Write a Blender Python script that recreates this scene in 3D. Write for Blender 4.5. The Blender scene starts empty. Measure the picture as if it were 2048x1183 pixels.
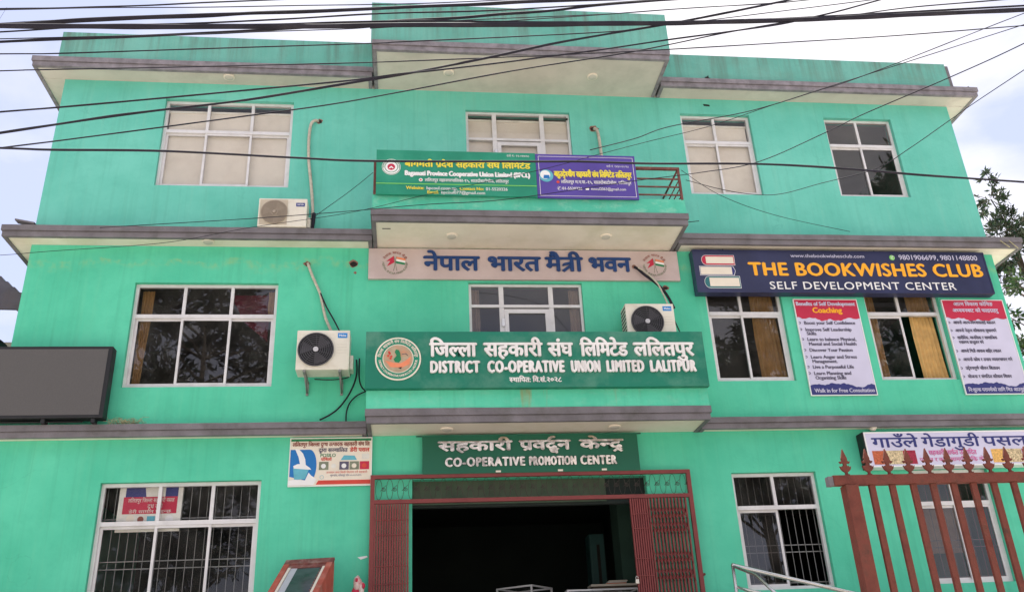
import bpy, bmesh, math, random
from mathutils import Vector, Matrix, noise

# ------------------------------------------------------------------ scene, camera, light
scene = bpy.context.scene
COL = scene.collection
cam_d = bpy.data.cameras.new('camera')
cam = bpy.data.objects.new('camera', cam_d)
COL.objects.link(cam)
cam_d.sensor_width = 36.0
cam_d.lens = 31.37
cam_d.clip_start = 0.1
cam_d.clip_end = 2000
RX, DN, FW = (0.993144, -0.107744, -0.045352), (0.004293, 0.421307, -0.906908), (0.116821, 0.900495, 0.418881)
cam.matrix_world = Matrix(((RX[0], -DN[0], -FW[0], 0.0), (RX[1], -DN[1], -FW[1], -12.0),
                           (RX[2], -DN[2], -FW[2], 1.6), (0, 0, 0, 1)))
scene.camera = cam

SUN_EL, SUN_ROT = math.radians(68), math.radians(8)      # high, behind the building
world = bpy.data.worlds.new('World')
scene.world = world
world.use_nodes = True
nt = world.node_tree
nt.nodes.clear()
W = nt.nodes.new
out = W('ShaderNodeOutputWorld'); bg = W('ShaderNodeBackground')
bg.inputs['Strength'].default_value = 0.10
sky = W('ShaderNodeTexSky'); sky.sky_type = 'NISHITA'; sky.sun_disc = False
sky.sun_elevation = SUN_EL; sky.sun_rotation = SUN_ROT; sky.altitude = 1300
sky.air_density = 1.1; sky.dust_density = 2.2; sky.ozone_density = 1.2
tc = W('ShaderNodeTexCoord'); mp = W('ShaderNodeMapping')
mp.inputs['Location'].default_value = (0.35, 0.2, 0.1); mp.inputs['Scale'].default_value = (1.0, 1.0, 2.0)
n1 = W('ShaderNodeTexNoise'); n1.inputs['Scale'].default_value = 2.6; n1.inputs['Detail'].default_value = 9; n1.inputs['Roughness'].default_value = 0.52
n1.inputs['Distortion'].default_value = 0.3
rp = W('ShaderNodeValToRGB'); rp.color_ramp.elements[0].position = 0.40; rp.color_ramp.elements[1].position = 0.60
n2 = W('ShaderNodeTexNoise'); n2.inputs['Scale'].default_value = 7; n2.inputs['Detail'].default_value = 6
rp2 = W('ShaderNodeValToRGB'); rp2.color_ramp.elements[0].color = (4.9, 4.75, 5.4, 1); rp2.color_ramp.elements[1].color = (6.4, 6.15, 6.2, 1)
rp2.color_ramp.elements[0].position = 0.3; rp2.color_ramp.elements[1].position = 0.65
mx = W('ShaderNodeMix'); mx.data_type = 'RGBA'
thin = W('ShaderNodeMix'); thin.data_type = 'RGBA'; thin.inputs[0].default_value = 0.75; thin.inputs[7].default_value = (3.65, 3.85, 5.2, 1)
L = nt.links.new
L(tc.outputs['Generated'], mp.inputs[0]); L(mp.outputs[0], n1.inputs['Vector']); L(mp.outputs[0], n2.inputs['Vector'])
L(n1.outputs[0], rp.inputs[0]); L(n2.outputs[0], rp2.inputs[0])
L(sky.outputs[0], thin.inputs[6]); L(thin.outputs[2], mx.inputs[6]); L(rp2.outputs[0], mx.inputs[7]); L(rp.outputs[0], mx.inputs[0])
L(mx.outputs[2], bg.inputs[0]); L(bg.outputs[0], out.inputs[0])

sun_d = bpy.data.lights.new('sun', 'SUN'); sun_d.energy = 5.0; sun_d.angle = math.radians(0.6); sun_d.color = (1, 0.955, 0.88)
sun = bpy.data.objects.new('sun', sun_d); COL.objects.link(sun); sun.location = (3, 10, 30)
sd = Vector((math.sin(SUN_ROT) * math.cos(SUN_EL), math.cos(SUN_ROT) * math.cos(SUN_EL), math.sin(SUN_EL)))
sun.rotation_euler = sd.to_track_quat('Z', 'Y').to_euler()
vs = scene.view_settings
vs.view_transform = 'Standard'; vs.look = 'None'; vs.gamma = 1; vs.exposure = 1.12; vs.use_curve_mapping = False
scene.cycles.max_bounces = 7; scene.cycles.diffuse_bounces = 4; scene.cycles.glossy_bounces = 3
scene.cycles.transparent_max_bounces = 12; scene.cycles.transmission_bounces = 4
scene.cycles.caustics_reflective = False; scene.cycles.caustics_refractive = False

rnd = random.Random(7)

# ------------------------------------------------------------------ materials
def mat(name, col, rough=0.6, var=0.12, scale=4.0, bump=0.0, bscale=60.0, metal=0.0, spec=0.4, dirt=None, dscale=2.0, damt=0.0):
    m = bpy.data.materials.new(name); m.use_nodes = True
    t = m.node_tree; b = t.nodes['Principled BSDF']; N = t.nodes.new; K = t.links.new
    b.inputs['Roughness'].default_value = rough; b.inputs['Metallic'].default_value = metal
    b.inputs['Specular IOR Level'].default_value = spec
    g = N('ShaderNodeNewGeometry')
    n = N('ShaderNodeTexNoise'); n.inputs['Scale'].default_value = scale; n.inputs['Detail'].default_value = 6
    K(g.outputs['Position'], n.inputs['Vector'])
    r = N('ShaderNodeMapRange'); r.inputs['From Min'].default_value = 0.3; r.inputs['From Max'].default_value = 0.7
    r.inputs['To Min'].default_value = 1 - var; r.inputs['To Max'].default_value = 1 + var
    K(n.outputs[0], r.inputs[0])
    mm = N('ShaderNodeVectorMath'); mm.operation = 'SCALE'; mm.inputs[0].default_value = col[:3]
    K(r.outputs[0], mm.inputs['Scale'])
    last = mm.outputs[0]
    if dirt:
        n2 = N('ShaderNodeTexNoise'); n2.inputs['Scale'].default_value = dscale; n2.inputs['Detail'].default_value = 8; n2.inputs['Roughness'].default_value = 0.65
        K(g.outputs['Position'], n2.inputs['Vector'])
        r2 = N('ShaderNodeMapRange'); r2.inputs['From Min'].default_value = 0.48; r2.inputs['From Max'].default_value = 0.72
        r2.inputs['To Max'].default_value = damt
        K(n2.outputs[0], r2.inputs[0])
        x = N('ShaderNodeMix'); x.data_type = 'RGBA'; K(r2.outputs[0], x.inputs[0]); K(last, x.inputs[6]); x.inputs[7].default_value = (*dirt, 1)
        last = x.outputs[2]
    K(last, b.inputs['Base Color'])
    if bump:
        n3 = N('ShaderNodeTexNoise'); n3.inputs['Scale'].default_value = bscale; n3.inputs['Detail'].default_value = 4
        K(g.outputs['Position'], n3.inputs['Vector'])
        bp = N('ShaderNodeBump'); bp.inputs['Strength'].default_value = bump; bp.inputs['Distance'].default_value = 0.01
        K(n3.outputs[0], bp.inputs['Height']); K(bp.outputs[0], b.inputs['Normal'])
    return m

def wall_mat(name, col, streak_z=None, rust_z=None, rust_x=None, salt_z=None, salt_x=None, pale=0.0):
    """painted plaster: mottled colour, long rain streaks, rust runs, salt bloom"""
    m = mat(name, col, rough=0.72, var=0.0, spec=0.25)
    t = m.node_tree; b = t.nodes['Principled BSDF']; N = t.nodes.new; K = t.links.new
    for l in list(b.inputs['Base Color'].links): t.links.remove(l)
    g = N('ShaderNodeNewGeometry'); sp = N('ShaderNodeSeparateXYZ'); K(g.outputs['Position'], sp.inputs[0])
    def noisef(scale, detail, vec=(1, 1, 1), rough=0.6):
        mpn = N('ShaderNodeMapping'); mpn.inputs['Scale'].default_value = vec; K(g.outputs['Position'], mpn.inputs[0])
        n = N('ShaderNodeTexNoise'); n.inputs['Scale'].default_value = scale; n.inputs['Detail'].default_value = detail; n.inputs['Roughness'].default_value = rough
        K(mpn.outputs[0], n.inputs['Vector']); return n.outputs[0]
    def mr(src, a, c, lo=0.0, hi=1.0):
        r = N('ShaderNodeMapRange'); r.inputs['From Min'].default_value = a; r.inputs['From Max'].default_value = c
        r.inputs['To Min'].default_value = lo; r.inputs['To Max'].default_value = hi; K(src, r.inputs[0]); return r.outputs[0]
    def mul(a, c):
        x = N('ShaderNodeMath'); x.operation = 'MULTIPLY'; K(a, x.inputs[0])
        if isinstance(c, (int, float)): x.inputs[1].default_value = c
        else: K(c, x.inputs[1])
        return x.outputs[0]
    def mix(f, a, c):
        x = N('ShaderNodeMix'); x.data_type = 'RGBA'; K(f, x.inputs[0])
        if isinstance(a, tuple): x.inputs[6].default_value = (*a, 1)
        else: K(a, x.inputs[6])
        x.inputs[7].default_value = (*c, 1); return x.outputs[2]
    big = mr(noisef(0.9, 6), 0.3, 0.7)
    cur = mix(big, tuple(c * 0.88 for c in col), (col[0] * 1.30 + 0.012, col[1] * 1.08, col[2] * 1.12))
    cur = mix(mul(mr(noisef(2.6, 9, rough=0.7), 0.5, 0.78), 0.5), cur, tuple(c * 0.76 for c in col))
    cur = mix(mul(mr(noisef(1.0, 6, (9, 9, 0.5), 0.7), 0.52, 0.75), 0.30), cur, (col[0] * 1.7 + 0.02, col[1] * 0.98, col[2] * 0.98))
    cur = mix(mul(mr(noisef(14, 3), 0.66, 0.78), 0.3), cur, tuple(c * 0.72 for c in col))
    s = mul(mr(noisef(1.0, 6, (6.5, 6.5, 0.22), 0.7), 0.52, 0.70), 0.42)
    cur = mix(s, cur, (col[0] * 0.8, col[1] * 0.70, col[2] * 0.66))
    if streak_z:
        z0, z1 = streak_z
        s = mul(mr(noisef(1.0, 7, (5.5, 5.5, 0.25), 0.7), 0.47, 0.66), mr(sp.outputs['Z'], z0, z1, 0.15, 0.8))
        cur = mix(s, cur, (0.115, 0.15, 0.125))
        s = mul(mr(noisef(1.0, 5, (1.1, 1.1, 2.0), 0.6), 0.5, 0.75), 0.5)
        cur = mix(s, cur, (0.15, 0.25, 0.20))
    if rust_z:
        z0, z1 = rust_z
        s = mul(mr(noisef(1.0, 5, (4.2, 4.2, 0.3), 0.65), 0.60, 0.72), mr(sp.outputs['Z'], z0, z1, 0.0, 0.75))
        if rust_x:
            s = mul(s, mr(sp.outputs['X'], rust_x[0], rust_x[0] + 0.3))
        cur = mix(s, cur, (0.36, 0.22, 0.07))
    ck = N('ShaderNodeTexVoronoi'); ck.feature = 'DISTANCE_TO_EDGE'; ck.inputs['Scale'].default_value = 0.42
    wv = N('ShaderNodeVectorMath'); wv.operation = 'ADD'; nv = N('ShaderNodeTexNoise'); nv.inputs['Scale'].default_value = 2.2; nv.inputs['Detail'].default_value = 8
    K(g.outputs['Position'], nv.inputs['Vector']); K(g.outputs['Position'], wv.inputs[0]); K(nv.outputs['Color'], wv.inputs[1]); K(wv.outputs[0], ck.inputs['Vector'])
    cur = mix(mul(mul(mr(ck.outputs[0], 0.0, 0.0035, 1, 0), mr(noisef(0.7, 2), 0.52, 0.64)), 0.24), cur, tuple(c * 0.45 for c in col))
    if salt_z:
        zz = N('ShaderNodeMath'); zz.operation = 'ADD'; K(sp.outputs['Z'], zz.inputs[0]); K(mr(noisef(1.3, 5), 0.3, 0.7, -0.12, 0.12), zz.inputs[1])
        band = mul(mr(zz.outputs[0], salt_z[0], salt_z[0] + 0.08), mr(zz.outputs[0], salt_z[1], salt_z[1] + 0.04, 1, 0))
        s = mul(mul(band, mr(noisef(6, 6), 0.45, 0.7)), 0.55)
        cur = mix(s, cur, (0.34, 0.5, 0.2))
    if pale:
        s = mul(mr(noisef(4.5, 8, (1, 1, 1.6), 0.7), 0.50, 0.68), pale)
        cur = mix(s, cur, (0.30, 0.62, 0.47))
    K(cur, b.inputs['Base Color'])
    bp = N('ShaderNodeBump'); bp.inputs['Strength'].default_value = 0.25; bp.inputs['Distance'].default_value = 0.012
    K(noisef(22, 7), bp.inputs['Height']); K(bp.outputs[0], b.inputs['Normal'])
    return m

MINT = (0.082, 0.57, 0.36)
M = {}
M['mint'] = wall_mat('mint_wall_paint', MINT)
M['mint_mid'] = wall_mat('mint_wall_paint_middle', MINT, salt_z=(7.58, 7.72))
M['mint_top'] = wall_mat('mint_wall_paint_flare_veil', (0.125, 0.54, 0.425))  # paler, bluer copy of the mint: lens flare veil put into the colour
M['mint_parapet'] = wall_mat('weathered_flare_veil_parapet_paint', (0.125, 0.42, 0.345), streak_z=(11.0, 11.7))  # base tint includes the flare veil; the streaks are rain weathering
M['mint_balcony3'] = wall_mat('weathered_upper_balcony_paint', (0.085, 0.54, 0.37), pale=0.55)
M['mint_balcony2'] = wall_mat('weathered_lower_balcony_paint', (0.09, 0.60, 0.39), rust_z=(5.15, 5.45), pale=0.25)
M['soffit'] = mat('cream_soffit_paint', (0.80, 0.715, 0.615), 0.8, 0.07, 1.5, 0.1, 30, dirt=(0.56, 0.50, 0.34), dscale=1.8, damt=0.5)
M['soffit_grey'] = mat('weathered_soffit_paint', (0.58, 0.535, 0.475), 0.85, 0.10, 1.5, 0.1, 30, dirt=(0.40, 0.38, 0.33), dscale=1.8, damt=0.6)
M['fascia'] = mat('grey_cement_fascia', (0.170, 0.155, 0.168), 0.8, 0.20, 3, 0.5, 40, dirt=(0.10, 0.094, 0.088), dscale=3.4, damt=0.8)
M['fascia_top'] = mat('weathered_fascia', (0.225, 0.205, 0.225), 0.85, 0.25, 7, 0.4, 40, dirt=(0.12, 0.11, 0.12), dscale=6, damt=0.7)
M['alu'] = mat('aluminium_frame', (0.70, 0.68, 0.68), 0.42, 0.06, 3, metal=0.15, dirt=(0.40, 0.37, 0.33), dscale=5, damt=0.3)
M['blind'] = mat('beige_roller_blind', (0.70, 0.63, 0.53), 0.85, 0.04, 2, dirt=(0.55, 0.46, 0.36), dscale=1.5, damt=0.6)
M['curtain'] = mat('golden_curtain', (0.58, 0.36, 0.13), 0.8, 0.15, 9)
M['curtain_pale'] = mat('beige_curtain', (0.40, 0.30, 0.22), 0.85, 0.1, 9)
M['maroon'] = mat('maroon_cloth', (0.20, 0.012, 0.045), 0.7, 0.2, 5)
M['dark_room'] = mat('dim_room_plaster', (0.20, 0.19, 0.18), 0.9, 0.1, 1)
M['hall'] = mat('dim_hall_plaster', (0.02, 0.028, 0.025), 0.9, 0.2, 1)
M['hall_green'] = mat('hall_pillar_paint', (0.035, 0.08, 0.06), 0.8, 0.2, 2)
M['floor'] = mat('floor_tile', (0.25, 0.23, 0.2), 0.5, 0.1, 3)
M['red_iron'] = mat('maroon_painted_iron', (0.205, 0.040, 0.038), 0.6, 0.18, 6, 0.15, 80, dirt=(0.12, 0.028, 0.022), dscale=6, damt=0.6)
M['iron_dark'] = mat('dark_scroll_iron', (0.05, 0.035, 0.03), 0.6, 0.2, 9)
M['rust_iron'] = mat('rusty_red_iron', (0.165, 0.040, 0.026), 0.75, 0.35, 8, 0.6, 60, dirt=(0.060, 0.028, 0.018), dscale=8, damt=1.0)
M['rail_brown'] = mat('brown_balcony_iron', (0.15, 0.045, 0.035), 0.6, 0.2, 8, dirt=(0.35, 0.25, 0.2), dscale=8, damt=0.3)
M['iron_thin'] = mat('thin_grille_iron', (0.22, 0.22, 0.21), 0.6, 0.1, 8)
M['black'] = mat('black_plastic', (0.012, 0.012, 0.014), 0.5, 0.1, 4)
M['cable'] = mat('black_cable_sheath', (0.014, 0.012, 0.022), 0.85, 0.3, 5, dirt=(0.05, 0.045, 0.05), dscale=3, damt=0.5)
M['white_case'] = mat('aged_white_enamel', (0.72, 0.68, 0.58), 0.45, 0.05, 3, dirt=(0.45, 0.38, 0.27), dscale=4, damt=0.5)
M['case_side'] = mat('aged_enamel_side', (0.62, 0.58, 0.5), 0.5, 0.06, 3, dirt=(0.3, 0.26, 0.2), dscale=5, damt=0.5)
M['fan_grey'] = mat('grey_fan_plastic', (0.075, 0.072, 0.082), 0.5, 0.1, 6)
M['hub'] = mat('pale_fan_hub', (0.50, 0.49, 0.52), 0.4, 0.05, 6)
M['fan_beige'] = mat('beige_fan_guard', (0.34, 0.28, 0.22), 0.6, 0.1, 6)
M['blue_badge'] = mat('blue_badge', (0.02, 0.22, 0.60), 0.4, 0.05, 5)
M['navy_badge'] = mat('navy_badge', (0.02, 0.03, 0.20), 0.4, 0.05, 5)
M['white'] = mat('white_print', (0.80, 0.79, 0.78), 0.6, 0.03, 5)
M['pipe_tape'] = mat('cream_pipe_tape', (0.50, 0.46, 0.38), 0.8, 0.15, 20, dirt=(0.25, 0.2, 0.15), dscale=9, damt=0.6)
M['hole'] = mat('dark_wall_hole', (0.02, 0.017, 0.015), 0.95, 0.2, 9)
M['brick_dust'] = mat('broken_plaster', (0.25, 0.13, 0.10), 0.9, 0.3, 25)
M['sign_green'] = mat('aged_green_sheet', (0.005, 0.175, 0.108), 0.45, 0.1, 2, dirt=(0.16, 0.34, 0.25), dscale=2.2, damt=0.5)
M['vinyl_green'] = mat('green_vinyl', (0.010, 0.24, 0.14), 0.4, 0.14, 2, 0.5, 3, dirt=(0.05, 0.30, 0.20), dscale=2, damt=0.5)
M['vinyl_green2'] = mat('deep_green_vinyl', (0.004, 0.105, 0.055), 0.45, 0.08, 2)
M['lime'] = mat('lime_print', (0.22, 0.62, 0.12), 0.6, 0.03, 5)
M['yellow'] = mat('yellow_print', (0.80, 0.66, 0.06), 0.6, 0.05, 8)
M['orange_yellow'] = mat('amber_print', (0.92, 0.42, 0.02), 0.5, 0.05, 8)
M['violet'] = mat('violet_vinyl', (0.085, 0.052, 0.30), 0.4, 0.14, 2, 0.5, 3)
M['pink_board'] = mat('dusty_pink_board', (0.50, 0.40, 0.385), 0.6, 0.07, 1.6, dirt=(0.62, 0.53, 0.53), dscale=1.3, damt=0.6)
M['navy_letter'] = mat('navy_letter', (0.010, 0.045, 0.17), 0.4, 0.1, 5)
M['steel'] = mat('brushed_steel_letter', (0.78, 0.74, 0.70), 0.30, 0.06, 3, metal=0.55)
M['white_letter'] = mat('white_acrylic_letter', (0.80, 0.77, 0.75), 0.4, 0.06, 4, dirt=(0.5, 0.42, 0.38), dscale=2.5, damt=0.5)
M['mirror_letter'] = mat('mirror_steel_letter', (0.80, 0.68, 0.54), 0.2, 0.25, 12, bump=0.6, bscale=9, metal=1.0, dirt=(0.12, 0.09, 0.07), dscale=7, damt=0.9)  # dark mottling painted in for the gate mirrored in the letters
M['navy_sign'] = mat('navy_vinyl', (0.028, 0.032, 0.085), 0.35, 0.25, 1.5, 0.5, 3)
M['navy_print'] = mat('navy_print', (0.03, 0.035, 0.17), 0.6, 0.06, 4)
M['crimson'] = mat('crimson_print', (0.50, 0.02, 0.06), 0.55, 0.06, 4)
M['poster_white'] = mat('lavender_white_vinyl', (0.60, 0.58, 0.73), 0.4, 0.07, 2, 0.4, 4)
M['grey_print'] = mat('dark_grey_print', (0.10, 0.09, 0.14), 0.6, 0.1, 5)
M['cream'] = mat('cream_print', (0.78, 0.70, 0.58), 0.6, 0.05, 4)
M['teal'] = mat('teal_print', (0.03, 0.16, 0.17), 0.6, 0.05, 4)
M['sky_blue'] = mat('cyan_print', (0.12, 0.42, 0.52), 0.6, 0.1, 12)
M['royal'] = mat('royal_blue_print', (0.012, 0.16, 0.46), 0.6, 0.06, 6)
M['red'] = mat('red_print', (0.60, 0.06, 0.04), 0.6, 0.06, 6)
M['brown_red'] = mat('brown_print', (0.26, 0.07, 0.05), 0.6, 0.06, 6)
M['orange'] = mat('orange_print', (0.75, 0.24, 0.12), 0.6, 0.08, 9)
M['olive'] = mat('olive_print', (0.20, 0.22, 0.15), 0.6, 0.3, 14)
M['green_print'] = mat('green_print', (0.01, 0.20, 0.08), 0.6, 0.08, 9)
M['tan'] = mat('tan_emblem', (0.42, 0.33, 0.22), 0.6, 0.15, 9, dirt=(0.60, 0.20, 0.09), dscale=5, damt=0.9)
M['magenta'] = mat('magenta_print', (0.60, 0.12, 0.32), 0.6, 0.08, 9)
M['dal_orange'] = mat('red_lentil_print', (0.50, 0.12, 0.05), 0.7, 0.35, 60)
M['dal_cream'] = mat('pea_print', (0.62, 0.50, 0.30), 0.7, 0.5, 45, dirt=(0.18, 0.12, 0.06), dscale=55, damt=0.9)
M['dal_red'] = mat('kidney_bean_print', (0.33, 0.02, 0.05), 0.7, 0.4, 60)
M['dal_yellow'] = mat('yellow_lentil_print', (0.72, 0.42, 0.12), 0.7, 0.3, 60)
M['led_face'] = mat('grey_led_panel', (0.092, 0.086, 0.085), 0.65, 0.12, 160, dirt=(0.11, 0.103, 0.10), dscale=0.7, damt=0.5)
M['steel_rail'] = mat('stainless_tube', (0.62, 0.60, 0.56), 0.25, 0.05, 3, metal=0.9)
M['brick_red'] = mat('brick_red_paint', (0.42, 0.085, 0.055), 0.7, 0.2, 6, 0.2, 40, dirt=(0.42, 0.33, 0.25), dscale=5, damt=0.5)
M['dark_red'] = mat('dark_red_moulding', (0.19, 0.06, 0.05), 0.75, 0.3, 14, 0.3, 60, dirt=(0.42, 0.33, 0.27), dscale=8, damt=0.7)
M['stone'] = mat('polished_dark_stone', (0.05, 0.052, 0.06), 0.15, 0.4, 7)
M['ground'] = mat('dusty_ground', (0.50, 0.46, 0.40), 0.9, 0.15, 1.2, 0.3, 20)
M['asphalt'] = mat('dusty_asphalt', (0.32, 0.305, 0.285), 0.9, 0.2, 6, 0.3, 90)
M['concrete'] = mat('concrete', (0.52, 0.49, 0.44), 0.85, 0.1, 2, 0.2, 40)
M['tin'] = mat('dark_corrugated_tin', (0.085, 0.08, 0.10), 0.55, 0.2, 5, metal=0.2, dirt=(0.12, 0.08, 0.06), dscale=3, damt=0.5)
M['bark'] = mat('bark', (0.11, 0.085, 0.065), 0.9, 0.3, 12, 0.6, 30)
M['straw'] = mat('dry_straw', (0.42, 0.38, 0.22), 0.9, 0.3, 30)
M['teal_locker'] = mat('teal_cabinet_paint', (0.015, 0.065, 0.06), 0.5, 0.1, 4)
M['paper'] = mat('paper', (0.7, 0.68, 0.62), 0.8, 0.1, 9)
M['brass'] = mat('padlock_metal', (0.62, 0.58, 0.50), 0.35, 0.1, 9, metal=0.6)

def glass_mat(name, tint, refl=0.10, rough=0.0):
    m = bpy.data.materials.new(name); m.use_nodes = True; t = m.node_tree; t.nodes.clear(); N = t.nodes.new; K = t.links.new
    o = N('ShaderNodeOutputMaterial'); mxs = N('ShaderNodeMixShader'); tr = N('ShaderNodeBsdfTransparent'); gl = N('ShaderNodeBsdfGlossy')
    tr.inputs[0].default_value = (*tint, 1); gl.inputs['Roughness'].default_value = rough; gl.inputs['Color'].default_value = (0.95, 0.95, 1.0, 1)
    fr = N('ShaderNodeMath'); fr.operation = 'POWER'; fr.inputs[1].default_value = 5.0; lw = N('ShaderNodeLayerWeight'); lw.inputs[0].default_value = 0.5; K(lw.outputs['Facing'], fr.inputs[0])
    ad = N('ShaderNodeMath'); ad.operation = 'MULTIPLY_ADD'; ad.inputs[1].default_value = 0.93; ad.inputs[2].default_value = refl + 0.045
    ad.use_clamp = True
    g = N('ShaderNodeNewGeometry'); n = N('ShaderNodeTexNoise'); n.inputs['Scale'].default_value = 1.7; n.inputs['Detail'].default_value = 1
    bp = N('ShaderNodeBump'); bp.inputs['Strength'].default_value = 0.05; bp.inputs['Distance'].default_value = 0.02
    K(g.outputs['Position'], n.inputs['Vector']); K(n.outputs[0], bp.inputs['Height']); K(bp.outputs[0], gl.inputs['Normal'])
    K(fr.outputs[0], ad.inputs[0]); K(ad.outputs[0], mxs.inputs[0]); K(tr.outputs[0], mxs.inputs[1]); K(gl.outputs[0], mxs.inputs[2]); 
    df = N('ShaderNodeBsdfDiffuse'); df.inputs[0].default_value = (0.40, 0.38, 0.35, 1); m3 = N('ShaderNodeMixShader')
    nd = N('ShaderNodeTexNoise'); nd.inputs['Scale'].default_value = 3.5; nd.inputs['Detail'].default_value = 8; K(g.outputs['Position'], nd.inputs['Vector'])
    rd = N('ShaderNodeMapRange'); rd.inputs['From Min'].default_value = 0.35; rd.inputs['From Max'].default_value = 0.75; rd.inputs['To Min'].default_value = 0.01; rd.inputs['To Max'].default_value = 0.07
    K(nd.outputs[0], rd.inputs[0]); K(rd.outputs[0], m3.inputs[0]); K(mxs.outputs[0], m3.inputs[1]); K(df.outputs[0], m3.inputs[2]); K(m3.outputs[0], o.inputs[0])
    return m
M['glass'] = glass_mat('window_glass', (0.95, 0.95, 0.95), 0.0)
M['glass_dark'] = glass_mat('smoked_window_glass', (0.58, 0.55, 0.54), 0.02)
M['glass_plaque'] = glass_mat('plaque_glass', (0.7, 0.7, 0.7), 0.15)
M['transom_sheet'] = mat('dusty_green_sheet', (0.055, 0.085, 0.05), 0.7, 0.2, 5, dirt=(0.09, 0.09, 0.06), dscale=4, damt=0.6)

def leaf_mat(name, a, c):
    m = bpy.data.materials.new(name); m.use_nodes = True; t = m.node_tree; t.nodes.clear(); N = t.nodes.new; K = t.links.new
    o = N('ShaderNodeOutputMaterial'); d = N('ShaderNodeBsdfDiffuse'); tl = N('ShaderNodeBsdfTranslucent'); gl = N('ShaderNodeBsdfGlossy'); gl.inputs['Roughness'].default_value = 0.35
    g = N('ShaderNodeNewGeometry'); r = N('ShaderNodeMix'); r.data_type = 'RGBA'
    r.inputs[6].default_value = (*a, 1); r.inputs[7].default_value = (*c, 1)
    K(g.outputs['Random Per Island'], r.inputs[0]); K(r.outputs[2], d.inputs[0]); K(r.outputs[2], tl.inputs[0])
    m1 = N('ShaderNodeMixShader'); m1.inputs[0].default_value = 0.3; K(d.outputs[0], m1.inputs[1]); K(tl.outputs[0], m1.inputs[2])
    m2 = N('ShaderNodeMixShader'); m2.inputs[0].default_value = 0.06; K(m1.outputs[0], m2.inputs[1]); K(gl.outputs[0], m2.inputs[2]); K(m2.outputs[0], o.inputs[0])
    return m
M['leaf'] = leaf_mat('leaf_green', (0.035, 0.07, 0.022), (0.085, 0.135, 0.04))
M['leaf_dark'] = leaf_mat('leaf_dark_green', (0.022, 0.042, 0.024), (0.06, 0.085, 0.04))

M['leaf_street'] = leaf_mat('street_leaf_green', (0.010, 0.020, 0.009), (0.030, 0.046, 0.020))
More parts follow.
